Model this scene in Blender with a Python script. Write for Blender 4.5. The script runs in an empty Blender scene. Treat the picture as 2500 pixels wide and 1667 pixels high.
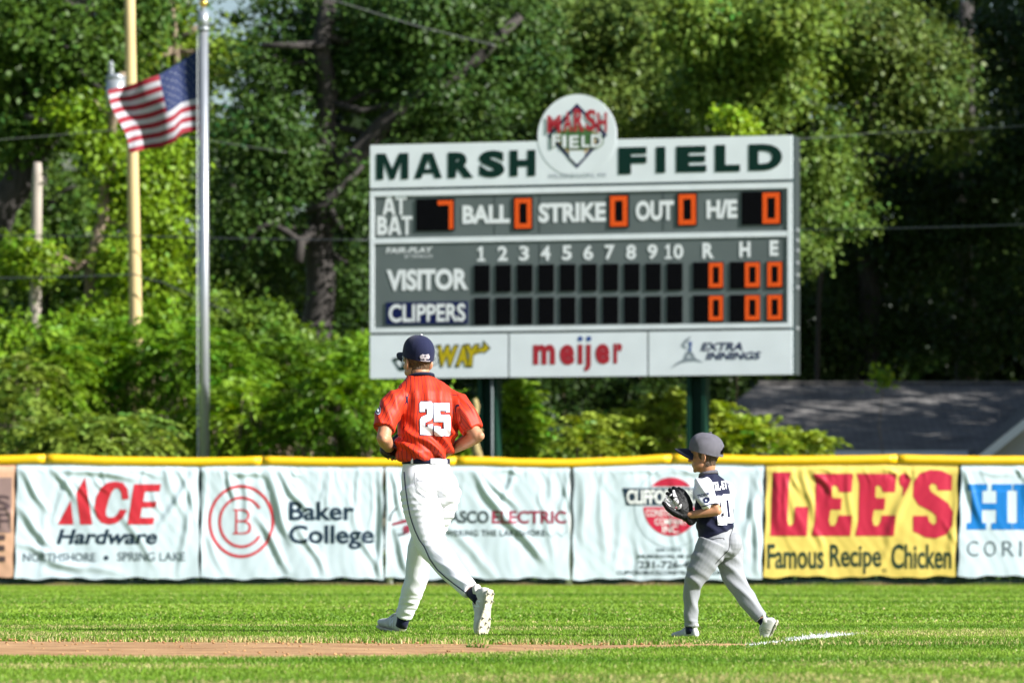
import bpy, bmesh, math, random
import numpy as np
from mathutils import Vector, Matrix, noise
from mathutils.bvhtree import BVHTree

C = bpy.context
D = bpy.data
SC = C.scene

# ---------------------------------------------------------------- camera, sky, sun, exposure
F, CX, HOR, CAMH = 12000.0, 1250.0, 1340.0, 0.51     # focal length in px of the 2500 px wide photo, principal column, horizon row, eye height (m)
SUN_AZ, SUN_EL = math.radians(63), math.radians(32)  # sun to the right of and behind the camera
SUN_DIR = Vector((math.sin(SUN_AZ) * math.cos(SUN_EL), -math.cos(SUN_AZ) * math.cos(SUN_EL), math.sin(SUN_EL)))

cam = D.cameras.new("camera")
cam_ob = D.objects.new("camera", cam)
SC.collection.objects.link(cam_ob)
cam.sensor_width = 36.0
cam.sensor_fit = 'HORIZONTAL'
cam.lens = F / 2500 * 36
cam.shift_y = (HOR - 833.5) / 2500
cam_ob.location = (0, 0, CAMH)
cam_ob.rotation_euler = (math.pi / 2, 0, 0)
cam.clip_start = 0.5
cam.clip_end = 3000
cam.dof.use_dof = True
cam.dof.focus_distance = 28.3
cam.dof.aperture_fstop = 4.6
SC.camera = cam_ob

world = D.worlds.new("World")
SC.world = world
world.use_nodes = True
wn = world.node_tree
sky = wn.nodes.new("ShaderNodeTexSky")
sky.sky_type = 'NISHITA'
sky.sun_disc = False
sky.sun_elevation = SUN_EL
sky.sun_rotation = math.pi - SUN_AZ
wn.links.new(sky.outputs[0], wn.nodes["Background"].inputs[0])
wn.nodes["Background"].inputs[1].default_value = 0.062

sun = D.lights.new("sun", 'SUN')
sun.energy = 5.0
sun.angle = math.radians(0.53)
sun.color = (1.0, 0.98, 0.945)
sun_ob = D.objects.new("sun", sun)
SC.collection.objects.link(sun_ob)
sun_ob.rotation_euler = (-SUN_DIR).to_track_quat('-Z', 'Y').to_euler()
sun_ob.location = (30, -20, 40)

SC.view_settings.view_transform = 'Standard'
SC.view_settings.look = 'None'
SC.view_settings.exposure = 1.0
SC.view_settings.gamma = 1.0
SC.render.engine = 'CYCLES'
SC.cycles.use_denoising = True
SC.cycles.max_bounces = 5
SC.cycles.transparent_max_bounces = 4

# ---------------------------------------------------------------- helpers
def P(px, py, d):
    """Point of the place seen at (px, py) of the 2500x1667 photo at distance d."""
    return Vector(((px - CX) / F * d, d, CAMH + (HOR - py) / F * d))

def G(px, py, z=0.0):
    d = F * (CAMH - z) / (py - HOR)
    return Vector(((px - CX) / F * d, d, z))

def srgb(r, g, b):
    f = lambda c: (c / 255 / 12.92) if c / 255 <= 0.04045 else ((c / 255 + 0.055) / 1.055) ** 2.4
    return (f(r), f(g), f(b), 1.0)

def wl(o):
    v = Vector((0, 0, 0))
    while o is not None:
        v += o.location
        o = o.parent
    return v

def obj(name, me, mat=None, parent=None, world=True):
    """Link a mesh as one object; a child keeps its thing's origin (world-space mesh is moved there)."""
    if parent is not None and world:
        me.transform(Matrix.Translation(-wl(parent)))
    o = D.objects.new(name, me)
    SC.collection.objects.link(o)
    if mat is not None:
        if isinstance(mat, (list, tuple)):
            for m in mat:
                me.materials.append(m)
        else:
            me.materials.append(mat)
    if parent is not None:
        o.parent = parent
    return o

def thing(name, label, cat, loc=(0, 0, 0), rz=0.0, group=None):
    o = D.objects.new(name, None)
    o.empty_display_size = 0.2
    SC.collection.objects.link(o)
    o.location = loc
    o.rotation_euler = (0, 0, rz)
    return tag(o, label, cat, group)

def tag(o, label, cat, group=None, kind=None):
    if label: o["label"] = label
    if cat: o["category"] = cat
    if group: o["group"] = group
    if kind: o["kind"] = kind
    return o

class MB:
    """Collects shapes into one mesh."""
    def __init__(s):
        s.v, s.f, s.m = [], [], []
    def add(s, verts, faces, mi=0):
        b = len(s.v)
        s.v.extend([tuple(v) for v in verts])
        for f in faces:
            s.f.append(tuple(i + b for i in f))
            s.m.append(mi)
        return s
    def box(s, c, size, rot=None, mi=0, bev=0.0):
        x, y, z = [a / 2 for a in size]
        vs = [Vector((i, j, k)) for k in (-z, z) for j in (-y, y) for i in (-x, x)]
        if rot is not None:
            vs = [rot @ v for v in vs]
        c = Vector(c)
        return s.add([v + c for v in vs], [(0, 2, 3, 1), (4, 5, 7, 6), (0, 1, 5, 4), (1, 3, 7, 5), (3, 2, 6, 7), (2, 0, 4, 6)], mi)
    def tube(s, pts, rad, n=10, mi=0, round_ends=False, flat=None, hint=None):
        pts = [Vector(p) for p in pts]
        rr = [(r if isinstance(r, (tuple, list)) else (r, r)) for r in (rad if isinstance(rad, (list, tuple)) and len(rad) == len(pts) else [rad] * len(pts))]
        if round_ends:
            a, b = (pts[0] - pts[1]).normalized(), (pts[-1] - pts[-2]).normalized()
            r0, r1 = rr[0], rr[-1]
            m0, m1 = min(r0), min(r1)
            pre = [(pts[0] + a * m0 * k, (r0[0] * q, r0[1] * q)) for k, q in ((0.92, 0.38), (0.7, 0.71), (0.38, 0.92))]
            post = [(pts[-1] + b * m1 * k, (r1[0] * q, r1[1] * q)) for k, q in ((0.38, 0.92), (0.7, 0.71), (0.92, 0.38))]
            pts = [p for p, _ in pre] + pts + [p for p, _ in post]
            rr = [r for _, r in pre] + rr + [r for _, r in post]
        U = None
        vs, fs = [], []
        for i, p in enumerate(pts):
            t = (pts[min(i + 1, len(pts) - 1)] - pts[max(i - 1, 0)]).normalized()
            if U is None:
                h = Vector(hint) if hint is not None else (Vector((0, 0, 1)) if abs(t.z) < 0.9 else Vector((1, 0, 0)))
                U = (h - t * h.dot(t)).normalized()
            else:
                U = (U - t * U.dot(t)).normalized()
            V = t.cross(U)
            for k in range(n):
                a = 2 * math.pi * k / n
                vs.append(p + U * (math.cos(a) * rr[i][0]) + V * (math.sin(a) * rr[i][1]))
        L = len(pts)
        for i in range(L - 1):
            for k in range(n):
                fs.append((i * n + k, i * n + (k + 1) % n, (i + 1) * n + (k + 1) % n, (i + 1) * n + k))
        fs.append(tuple(range(n - 1, -1, -1)))
        fs.append(tuple((L - 1) * n + k for k in range(n)))
        return s.add(vs, fs, mi)
    def loft(s, sts, n=28, mi=0):
        """stations: (centre, U, V, ru, rv[, p]) super-ellipse rings, capped."""
        vs, fs = [], []
        for st in sts:
            c, U, V, ru, rv = [Vector(st[0]), Vector(st[1]), Vector(st[2]), st[3], st[4]]
            p = st[5] if len(st) > 5 else 2.0
            for k in range(n):
                a = 2 * math.pi * k / n
                ca, sa = math.cos(a), math.sin(a)
                x = math.copysign(abs(ca) ** (2 / p), ca) * ru
                y = math.copysign(abs(sa) ** (2 / p), sa) * rv
                vs.append(c + U * x + V * y)
        L = len(sts)
        for i in range(L - 1):
            for k in range(n):
                fs.append((i * n + k, i * n + (k + 1) % n, (i + 1) * n + (k + 1) % n, (i + 1) * n + k))
        fs.append(tuple(range(n - 1, -1, -1)))
        fs.append(tuple((L - 1) * n + k for k in range(n)))
        return s.add(vs, fs, mi)
    def ball(s, c, r, n=12, mi=0, rot=None):
        c = Vector(c)
        r = Vector(r) if not isinstance(r, (int, float)) else Vector((r, r, r))
        vs, fs = [], []
        m = max(4, n // 2)
        for i in range(1, m):
            th = math.pi * i / m
            for k in range(n):
                a = 2 * math.pi * k / n
                v = Vector((math.sin(th) * math.cos(a) * r.x, math.sin(th) * math.sin(a) * r.y, math.cos(th) * r.z))
                vs.append(c + (rot @ v if rot is not None else v))
        for i in range(m - 2):
            for k in range(n):
                fs.append((i * n + k, (i + 1) * n + k, (i + 1) * n + (k + 1) % n, i * n + (k + 1) % n))
        for zz in (1, -1):
            v = Vector((0, 0, zz * r.z))
            vs.append(c + (rot @ v if rot is not None else v))
        t, b = len(vs) - 2, len(vs) - 1
        for k in range(n):
            fs.append((t, k, (k + 1) % n))
            fs.append((b, (m - 2) * n + (k + 1) % n, (m - 2) * n + k))
        return s.add(vs, fs, mi)
    def mesh(s, name, smooth=False):
        me = D.meshes.new(name)
        me.from_pydata(s.v, [], s.f)
        me.update()
        if any(s.m):
            me.polygons.foreach_set("material_index", s.m)
        if smooth:
            me.polygons.foreach_set("use_smooth", [True] * len(me.polygons))
        return me
    def build(s, name, mat=None, parent=None, smooth=False, world=True):
        return obj(name, s.mesh(name, smooth), mat, parent, world)

# ---------------------------------------------------------------- materials
def new_mat(name):
    m = D.materials.new(name)
    m.use_nodes = True
    return m, m.node_tree, m.node_tree.nodes["Principled BSDF"]

def pmat(name, col, rough=0.6, var=0.0, scale=8.0, metal=0.0, bump=0.0, bscale=60.0, spec=0.5, stretch=(1, 1, 1), col2=None, sheen=0.0):
    """Principled surface whose colour wanders between two tones by object-space noise."""
    m, nt, b = new_mat(name)
    col = tuple(col)[:3] + (1,)
    b.inputs["Base Color"].default_value = col
    b.inputs["Roughness"].default_value = rough
    b.inputs["Metallic"].default_value = metal
    b.inputs["Specular IOR Level"].default_value = spec
    if sheen:
        b.inputs["Sheen Weight"].default_value = sheen
    tc = nt.nodes.new("ShaderNodeTexCoord")
    mp = nt.nodes.new("ShaderNodeMapping")
    mp.inputs["Scale"].default_value = stretch
    nt.links.new(tc.outputs["Object"], mp.inputs[0])
    if var or col2:
        n = nt.nodes.new("ShaderNodeTexNoise")
        n.inputs["Scale"].default_value = scale
        n.inputs["Detail"].default_value = 5
        nt.links.new(mp.outputs[0], n.inputs["Vector"])
        r = nt.nodes.new("ShaderNodeValToRGB")
        r.color_ramp.elements[0].position = 0.32
        r.color_ramp.elements[1].position = 0.68
        c2 = col2 if col2 else tuple(min(1, c * (1 + var)) for c in col[:3])
        c1 = col[:3] if col2 else tuple(c * (1 - var) for c in col[:3])
        r.color_ramp.elements[0].color = tuple(c1)[:3] + (1,)
        r.color_ramp.elements[1].color = tuple(c2)[:3] + (1,)
        nt.links.new(n.outputs[0], r.inputs[0])
        nt.links.new(r.outputs[0], b.inputs["Base Color"])
    if bump:
        n2 = nt.nodes.new("ShaderNodeTexNoise")
        n2.inputs["Scale"].default_value = bscale
        n2.inputs["Detail"].default_value = 4
        nt.links.new(mp.outputs[0], n2.inputs["Vector"])
        bp = nt.nodes.new("ShaderNodeBump")
        bp.inputs["Strength"].default_value = bump
        bp.inputs["Distance"].default_value = 0.02
        nt.links.new(n2.outputs[0], bp.inputs["Height"])
        nt.links.new(bp.outputs[0], b.inputs["Normal"])
    return m

def emat(name, col, strength):
    m, nt, b = new_mat(name)
    b.inputs["Base Color"].default_value = (0.02, 0.005, 0.0, 1)
    b.inputs["Emission Color"].default_value = col
    b.inputs["Emission Strength"].default_value = strength
    return m

def leaf_mat(name, transl=0.35, rough=0.45):
    """Leaves: the mesh's own colour attribute times the plant's object colour, partly see-through to light."""
    m, nt, b = new_mat(name)
    at = nt.nodes.new("ShaderNodeAttribute")
    at.attribute_name = "Col"
    oi = nt.nodes.new("ShaderNodeObjectInfo")
    mx = nt.nodes.new("ShaderNodeMix")
    mx.data_type = 'RGBA'
    mx.blend_type = 'MULTIPLY'
    mx.inputs[0].default_value = 1.0
    nt.links.new(at.outputs["Color"], mx.inputs[6])
    nt.links.new(oi.outputs["Color"], mx.inputs[7])
    b.inputs["Roughness"].default_value = rough
    b.inputs["Specular IOR Level"].default_value = 0.2
    nt.links.new(mx.outputs[2], b.inputs["Base Color"])
    tr = nt.nodes.new("ShaderNodeBsdfTranslucent")
    hs = nt.nodes.new("ShaderNodeHueSaturation")
    hs.inputs["Hue"].default_value = 0.485
    hs.inputs["Saturation"].default_value = 1.1
    hs.inputs["Value"].default_value = 1.25
    nt.links.new(mx.outputs[2], hs.inputs["Color"])
    nt.links.new(hs.outputs[0], tr.inputs["Color"])
    ms = nt.nodes.new("ShaderNodeMixShader")
    ms.inputs[0].default_value = transl
    nt.links.new(b.outputs[0], ms.inputs[1])
    nt.links.new(tr.outputs[0], ms.inputs[2])
    nt.links.new(ms.outputs[0], nt.nodes["Material Output"].inputs[0])
    return m

M = {}
M['white_panel'] = pmat("white_panel", (0.84, 0.885, 0.92), 0.35, 0.04, 2.0)
M['white_trim'] = pmat("white_trim", (0.82, 0.86, 0.89), 0.4, 0.05, 3.0)
M['board_grey'] = pmat("board_grey", (0.125, 0.15, 0.15), 0.5, 0.08, 1.2)
M['board_side'] = pmat("board_side", (0.028, 0.038, 0.04), 0.6, 0.1, 2.0)
M['board_gap'] = pmat("board_gap", (0.02, 0.06, 0.07), 0.5)
M['green_ink'] = pmat("green_ink", (0.002, 0.026, 0.019), 0.5, spec=.2)
M['white_ink'] = pmat("white_ink", (0.86, 0.88, 0.90), 0.4, 0.03, 6)
M['navy_ink'] = pmat("navy_ink", (0.004, 0.010, 0.075), 0.5, spec=.25)
M['black_glass'] = pmat("black_glass", (0.003, 0.003, 0.004), 0.7, 0.2, 20, spec=0.05)
M['red_ink'] = pmat("red_ink", (0.42, 0.016, 0.03), 0.45, 0.05, 4)
M['yellow_ink'] = pmat("yellow_ink", (0.55, 0.42, 0.0), 0.45)
M['blue_ink'] = pmat("blue_ink", (0.01, 0.06, 0.30), 0.45)
M['grey_ink'] = pmat("grey_ink", (0.26, 0.30, 0.34), 0.45)
M['lime_ink'] = pmat("lime_ink", (0.07, 0.17, 0.05), 0.45)
M['tan_ink'] = pmat("tan_ink", (0.50, 0.33, 0.13), 0.45)
M['led'] = emat("led", (1.0, 0.115, 0.004, 1), 0.48)
M['post_green'] = pmat("post_green", (0.004, 0.034, 0.020), 0.6, 0.15, 3, spec=.25)
M['galv'] = pmat("galv", (0.42, 0.45, 0.48), 0.38, 0.08, 4, metal=0.55)
M['alu'] = pmat("alu", (0.46, 0.48, 0.51), 0.34, 0.05, 3, metal=0.65)
M['gold'] = pmat("gold", (0.75, 0.50, 0.12), 0.25, metal=0.8)

def nrm2d(verts, box):
    a = np.array(verts)
    lo, hi = a.min(0), a.max(0)
    x0, z0, x1, z1 = box
    s = np.maximum(hi - lo, 1e-6)
    x = x0 + (a[:, 0] - lo[0]) / s[0] * (x1 - x0)
    z = z0 + (a[:, 1] - lo[1]) / s[1] * (z1 - z0)
    return x, z

def curve_shape(cu, box=None):
    o = D.objects.new("tmp", cu)
    SC.collection.objects.link(o)
    dg = C.evaluated_depsgraph_get()
    me = D.meshes.new_from_object(o.evaluated_get(dg))
    vs = [(v.co.x, v.co.y) for v in me.vertices]
    fs = [tuple(p.vertices) for p in me.polygons]
    D.objects.remove(o)
    D.curves.remove(cu)
    D.meshes.remove(me)
    if box is not None:
        x, z = nrm2d(vs, box)
        vs = list(zip(x.tolist(), z.tolist()))
    return vs, fs

def text2d(body, box, bold=0.0, shear=0.0, space=1.0, line=0.9, align='CENTER'):
    """Lettering as flat filled outlines (x, z) that fill the box (x0, z0, x1, z1)."""
    cu = D.curves.new("tmp", 'FONT')
    cu.body = body
    cu.size = 1.0
    cu.offset = bold
    cu.shear = shear
    cu.space_character = space
    cu.space_line = line
    cu.align_x = align
    cu.fill_mode = 'FRONT'
    cu.resolution_u = 4
    return curve_shape(cu, box)

def poly2d(loops, grow=0.0, box=None):
    cu = D.curves.new("tmp", 'CURVE')
    cu.dimensions = '2D'
    cu.fill_mode = 'BOTH'
    cu.offset = grow
    for lp in loops:
        s = cu.splines.new('POLY')
        s.points.add(len(lp) - 1)
        for p, q in zip(s.points, lp):
            p.co = (q[0], q[1], 0, 1)
        s.use_cyclic_u = True
    return curve_shape(cu, box)

def ell(cx, cy, rx, ry, n=48, a0=0, a1=360):
    return [(cx + rx * math.cos(math.radians(a0 + (a1 - a0) * i / (n if a1 - a0 >= 360 else n - 1))), cy + ry * math.sin(math.radians(a0 + (a1 - a0) * i / (n if a1 - a0 >= 360 else n - 1)))) for i in range(n)]

def band_arc(cx, cy, rx, ry, t, a0, a1, n=40):
    return ell(cx, cy, rx, ry, n, a0, a1) + list(reversed(ell(cx, cy, rx - t, ry - t, n, a0, a1)))

def grid_cut(vs, fs, step_x, step_z, ox=0.0, oz=0.0):
    """Cut flat lettering along a grid so it can follow a curved sheet."""
    bm = bmesh.new()
    bv = [bm.verts.new((x, 0, z)) for x, z in vs]
    for f in fs:
        try:
            bm.faces.new([bv[i] for i in f])
        except ValueError:
            pass
    a = np.array(vs)
    (x0, z0), (x1, z1) = a.min(0), a.max(0)
    for lo, hi, st, o, ax in ((x0, x1, step_x, ox, 0), (z0, z1, step_z, oz, 2)):
        k = math.ceil((lo - o) / st)
        while o + k * st < hi:
            co = [0, 0, 0]; no = [0, 0, 0]
            co[ax] = o + k * st; no[ax] = 1
            bmesh.ops.bisect_plane(bm, geom=bm.verts[:] + bm.edges[:] + bm.faces[:], plane_co=co, plane_no=no)
            k += 1
    bmesh.ops.triangulate(bm, faces=bm.faces[:])
    bm.verts.ensure_lookup_table()
    bm.verts.index_update()
    v2 = [(v.co.x, v.co.z) for v in bm.verts]
    f2 = [tuple(v.index for v in f.verts) for f in bm.faces]
    bm.free()
    return v2, f2

def face_front(vs, fs):
    """Order every flat face so that it looks at the camera (-y)."""
    out = []
    for f in fs:
        a = 0.0
        for i in range(len(f)):
            (xa, za), (xb, zb) = vs[f[i]], vs[f[(i + 1) % len(f)]]
            a += xa * zb - xb * za
        out.append(f if a > 0 else tuple(reversed(f)))
    return out

def flat(name, shape, y, mat, parent, world=False, th=0.0):
    vs, fs = shape
    fs = face_front(vs, fs)
    me = D.meshes.new(name)
    me.from_pydata([(x, y, z) for x, z in vs], [], fs)
    me.update()
    return obj(name, me, mat, parent, world)

def grown_leaf_mesh(name, c, d, n, length, width, col):
    """One four-cornered leaf per row: centre, long direction, face normal, size, colour."""
    c = np.asarray(c, np.float32); N = len(c)
    d = np.asarray(d, np.float32); n = np.asarray(n, np.float32)
    d /= np.linalg.norm(d, axis=1, keepdims=True) + 1e-9
    s = np.cross(d, n)
    s /= np.linalg.norm(s, axis=1, keepdims=True) + 1e-9
    L = np.asarray(length, np.float32).reshape(-1, 1); W = np.asarray(width, np.float32).reshape(-1, 1)
    v = np.empty((N, 4, 3), np.float32)
    v[:, 0] = c - d * L * 0.5
    v[:, 1] = c - d * L * 0.05 + s * W * 0.5
    v[:, 2] = c + d * L * 0.5
    v[:, 3] = c - d * L * 0.05 - s * W * 0.5
    me = D.meshes.new(name)
    me.vertices.add(N * 4)
    me.vertices.foreach_set("co", v.reshape(-1))
    me.loops.add(N * 4)
    me.loops.foreach_set("vertex_index", np.arange(N * 4, dtype=np.int32))
    me.polygons.add(N)
    me.polygons.foreach_set("loop_start", np.arange(N, dtype=np.int32) * 4)
    me.polygons.foreach_set("loop_total", np.full(N, 4, np.int32))
    at = me.color_attributes.new("Col", 'FLOAT_COLOR', 'POINT')
    cc = np.ones((N, 4, 4), np.float32)
    cc[:, :, :3] = np.asarray(col, np.float32)[:, None, :]
    at.data.foreach_set("color", cc.reshape(-1))
    me.update(calc_edges=True)
    return me
# ---------------------------------------------------------------- ground
def ground_mat():
    m, nt, b = new_mat("turf")
    N, L = nt.nodes, nt.links
    tc = N.new("ShaderNodeTexCoord")
    def nz(scale, st, det=4):
        mp = N.new("ShaderNodeMapping"); mp.inputs["Scale"].default_value = st
        L.new(tc.outputs["Object"], mp.inputs[0])
        n = N.new("ShaderNodeTexNoise"); n.inputs["Scale"].default_value = scale; n.inputs["Detail"].default_value = det
        L.new(mp.outputs[0], n.inputs["Vector"])
        return n
    a = nz(1.0, (0.12, 0.55, 1)); f = nz(30, (1, 1, 1), 6)
    r1 = N.new("ShaderNodeValToRGB")
    r1.color_ramp.elements[0].position = 0.35; r1.color_ramp.elements[1].position = 0.65
    r1.color_ramp.elements[0].color = (0.085, 0.150, 0.012, 1); r1.color_ramp.elements[1].color = (0.180, 0.260, 0.030, 1)
    L.new(a.outputs[0], r1.inputs[0])
    mx = N.new("ShaderNodeMix"); mx.data_type = 'RGBA'; mx.blend_type = 'MULTIPLY'; mx.inputs[0].default_value = 0.7
    r2 = N.new("ShaderNodeValToRGB")
    r2.color_ramp.elements[0].position = 0.3; r2.color_ramp.elements[1].position = 0.7
    r2.color_ramp.elements[0].color = (0.45, 0.45, 0.4, 1); r2.color_ramp.elements[1].color = (1.15, 1.15, 1, 1)
    L.new(f.outputs[0], r2.inputs[0])
    L.new(r1.outputs[0], mx.inputs[6]); L.new(r2.outputs[0], mx.inputs[7])
    L.new(mx.outputs[2], b.inputs["Base Color"])
    b.inputs["Roughness"].default_value = 0.9
    return m

g = MB().add([(-400, -60, 0), (400, -60, 0), (400, 900, 0), (-400, 900, 0)], [(0, 1, 2, 3)])
tag(g.build("ground", ground_mat()), None, None, kind="structure")

# base-path dirt: a sheet on the ground, wide at the left, closing to a point by the chalk line
DIRT_FAR = [(-700, 1563), (0, 1566), (640, 1569), (1250, 1574), (1500, 1576), (1700, 1578), (1830, 1581)]
DIRT_NEAR = [(-700, 1601), (0, 1606), (640, 1610), (1000, 1606), (1250, 1597), (1600, 1586), (1830, 1582)]
def lerp_px(tab, x):
    for (xa, ya), (xb, yb) in zip(tab, tab[1:]):
        if x <= xb:
            return ya + (yb - ya) * (x - xa) / (xb - xa)
    return tab[-1][1]
dm = MB()
vs, fs = [], []
xs = [x for x in range(-700, 1831, 15)]
for i, x in enumerate(xs):
    ya, yb = lerp_px(DIRT_FAR, x), lerp_px(DIRT_NEAR, x)
    for k in range(9):
        t = k / 8
        p = G(x, ya + (yb - ya) * t)
        p.z = 0.004 + (0.012 * noise.noise((p.x * 2.2, p.y * 2.2, 3)) + 0.012) * math.sin(t * math.pi)
        if k in (0, 8):
            p.y += 0.10 * noise.noise((p.x * 4, k, 0))
        vs.append(p)
for i in range(len(xs) - 1):
    for k in range(8):
        a = i * 9 + k
        fs.append((a, a + 1, a + 10, a + 9))
M['dirt'] = pmat("dirt", (0.27, 0.130, 0.045), 0.95, 0, 2.6, bump=1.0, bscale=30, col2=(0.56, 0.335, 0.155), stretch=(0.8, 2.2, 1))
dirt = dm.add(vs, fs).build("dirt_path", M['dirt'], smooth=True)
tag(dirt, None, None, kind="structure")
# clods and pebbles kicked up along the path
rnd = random.Random(5)
cl = MB()
for i in range(700):
    x = rnd.uniform(-100, 1780)
    ya, yb = lerp_px(DIRT_FAR, x), lerp_px(DIRT_NEAR, x)
    p = G(x, ya + (yb - ya) * (rnd.random() ** 1.8))
    s = 0.0025 + 0.0065 * rnd.random() ** 2.5
    cl.ball((p.x, p.y, 0.012 + s * 0.4), (s, s * rnd.uniform(.7, 1.3), s * 0.7), 6)
tag(cl.build("dirt_clods", M['dirt']), None, None, kind="stuff")

# chalk foul line running away to the right
A, B2 = Vector((565 / F * 25.5, 25.5, 0)), Vector((800 / F * 28.4, 28.4, 0))
ldir = (B2 - A).normalized(); lper = Vector((ldir.y, -ldir.x, 0))
M['chalk'] = pmat("chalk", (0.80, 0.80, 0.80), 0.95, 0.15, 12, bump=0.5, bscale=60)
cv, cf = [], []
for i in range(60):
    t = i / 59
    p = A + (B2 - A) * t
    w = 0.07 * (0.75 + 0.35 * noise.noise((t * 9, 1, 0)))
    cv += [p - lper * w + Vector((0, 0, 0.009)), p + lper * w * 0.4 + Vector((0, 0, 0.016)), p + lper * w + Vector((0, 0, 0.009))]
for i in range(59):
    for k in range(2):
        a = i * 3 + k
        cf.append((a, a + 1, a + 4, a + 3))
tag(MB().add(cv, cf).build("foul_line", M['chalk']), None, None, kind="structure")
LINE_A, LINE_DIR, LINE_PER = A, ldir, lper

# ---------------------------------------------------------------- scoreboard
YAW = math.radians(16)
BX, BY = 1.13, 80.0
def BL(px, py):
    k = (px - CX) / F
    l = (BY * k - BX) / (math.cos(YAW) + k * math.sin(YAW))
    y = BY - l * math.sin(YAW)
    return l, CAMH + (HOR - py) / F * y
def bbox(x0, y0, x1, y1):
    xm, ym = (x0 + x1) / 2, (y0 + y1) / 2
    xa, xb = BL(x0, ym)[0], BL(x1, ym)[0]
    za, zb = BL(xm, y1)[1], BL(xm, y0)[1]
    return xa, za, xb, zb

sb = thing("scoreboard", "grey and white baseball scoreboard with orange lit digits on two green posts", "scoreboard", (BX, BY, 0), -YAW)
XL, XR = BL(905, 600)[0], BL(1935, 600)[0]
ZT, ZB = BL(1420, 343)[1], BL(1420, 919)[1]
Z1 = BL(1420, 449)[1]      # header bottom
Z2 = BL(1420, 456)[1]      # frame top
Z3 = BL(1420, 806)[1]      # frame bottom
Z4 = BL(1420, 812)[1]      # sponsor row top
def bpanel(name, x0, x1, z0, z1, y, th, mat, parent=sb):
    return MB().box(((x0 + x1) / 2, y + th / 2, (z0 + z1) / 2), (x1 - x0, th, z1 - z0)).build(name, mat, parent, world=False)
bpanel("cabinet", XL + 0.01, XR + 0.015, ZB + 0.005, ZT - 0.005, 0.0, 0.45, [M['board_gap']])
# side skin, seen at the right end
bpanel("side_panel", XR + 0.015, XR + 0.02, ZB, ZT, 0.02, 0.43, [M['board_side']])
bpanel("header_panel", XL, XR, Z1, ZT, -0.03, 0.03, [M['white_panel']])
bpanel("score_panel", XL + 0.03, XR - 0.03, Z3 + 0.02, Z2 - 0.02, -0.02, 0.02, [M['board_grey']])
fw = 0.075
fr = MB()
for (x0, x1, z0, z1) in ((XL, XR, Z2 - fw * 1.25, Z2), (XL, XR, Z3, Z3 + fw), (XL, XL + fw * .9, Z3 + fw, Z2 - fw * 1.25), (XR - fw, XR, Z3 + fw, Z2 - fw * 1.25)):
    fr.box(((x0 + x1) / 2, -0.0245, (z0 + z1) / 2), (x1 - x0, 0.025, z1 - z0))
zm = BL(1420, 580)[1]
fr.box(((XL + XR) / 2 - 0.003, -0.0240, zm), (XR - XL - fw * 1.95, 0.022, 0.085))
fr.build("frame", M['white_trim'], sb, world=False)
# faint sheet joints of the grey panel
for px in (1208, 1318, 1620):
    x = BL(px, 520)[0]
    MB().box((x, -0.021, (zm + Z2) / 2), (0.012, 0.004, Z2 - zm - 0.16)).build("panel_joint", M['board_side'], sb, world=False)
for px in (1318, 1480, 1640):
    x = BL(px, 620)[0]
    MB().box((x, -0.021, BL(px, 618)[1]), (0.012, 0.004, 0.3)).build("panel_joint", M['board_side'], sb, world=False)
# round medallion rising out of the header
cxl, czl = BL(1410, 331)
R = 0.665
disc = poly2d([ell(cxl, czl, R, R, 72)])
vs, fs = disc
md = MB()
n = 72
ring = ell(cxl, czl, R, R, n)
md.add([(x, -0.034, z) for x, z in ring] + [(x, -0.005, z) for x, z in ring],
       [tuple(range(n))] + [tuple(range(2 * n - 1, n - 1, -1))] + [(i, i + n, (i + 1) % n + n, (i + 1) % n) for i in range(n)])
medal = md.build("medallion", [M['white_panel']], sb, world=False)
def badge(X, Y):      # from the enlarged view of the badge to board coordinates
    return BL(1300 + X / 6.968, 225 + Y / 6.968)
def bpoly(pts): return [badge(*p) for p in pts]
y0 = -0.037
flat("badge_diamond", poly2d([bpoly([(765, 195), (1285, 730), (768, 1300), (262, 745)])]), y0, M['navy_ink'], sb)
flat("badge_diamond", poly2d([bpoly([(765, 275), (1205, 730), (768, 1225), (335, 745)])]), y0 - 0.002, M['white_panel'], sb)
flat("badge_infield", poly2d([bpoly([(765, 560), (1120, 690), (1090, 860), (768, 1190), (440, 860), (420, 690)])]), y0 - 0.004, M['tan_ink'], sb)
flat("badge_infield", poly2d([bpoly([(500, 660), (1040, 660), (1030, 850), (900, 990), (620, 990), (500, 850)])]), y0 - 0.006, M['lime_ink'], sb)
flat("badge_plate", poly2d([bpoly([(640, 1000), (895, 1000), (895, 1110), (768, 1235), (640, 1110)])]), y0 - 0.008, M['white_panel'], sb)
arcs = [(265, 400, 495, 700), (535, 330, 690, 685), (715, 280, 890, 680), (915, 300, 1095, 665), (1110, 350, 1280, 690)]
for ch, (xa, ya, xb, yb) in zip("MARSH", arcs):
    (a0, b0), (a1, b1) = badge(xa, yb), badge(xb, ya)
    flat("badge_letter", text2d(ch, (a0, b0, a1, b1), 0.035), y0 - 0.012, M['red_ink'], sb)
for ch, (xa, ya, xb, yb) in zip("FIELD", [(345, 725, 490, 940), (525, 740, 590, 950), (640, 745, 800, 960), (850, 745, 985, 945), (1010, 725, 1205, 945)]):
    (a0, b0), (a1, b1) = badge(xa, yb), badge(xb, ya)
    flat("badge_letter", text2d(ch, (a0 - .02, b0 - .015, a1 + .02, b1 + .015), 0.06), y0 - 0.010, M['lime_ink'], sb)
    flat("badge_letter", text2d(ch, (a0, b0, a1, b1), 0.03), y0 - 0.0135, M['white_ink'], sb)
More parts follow.
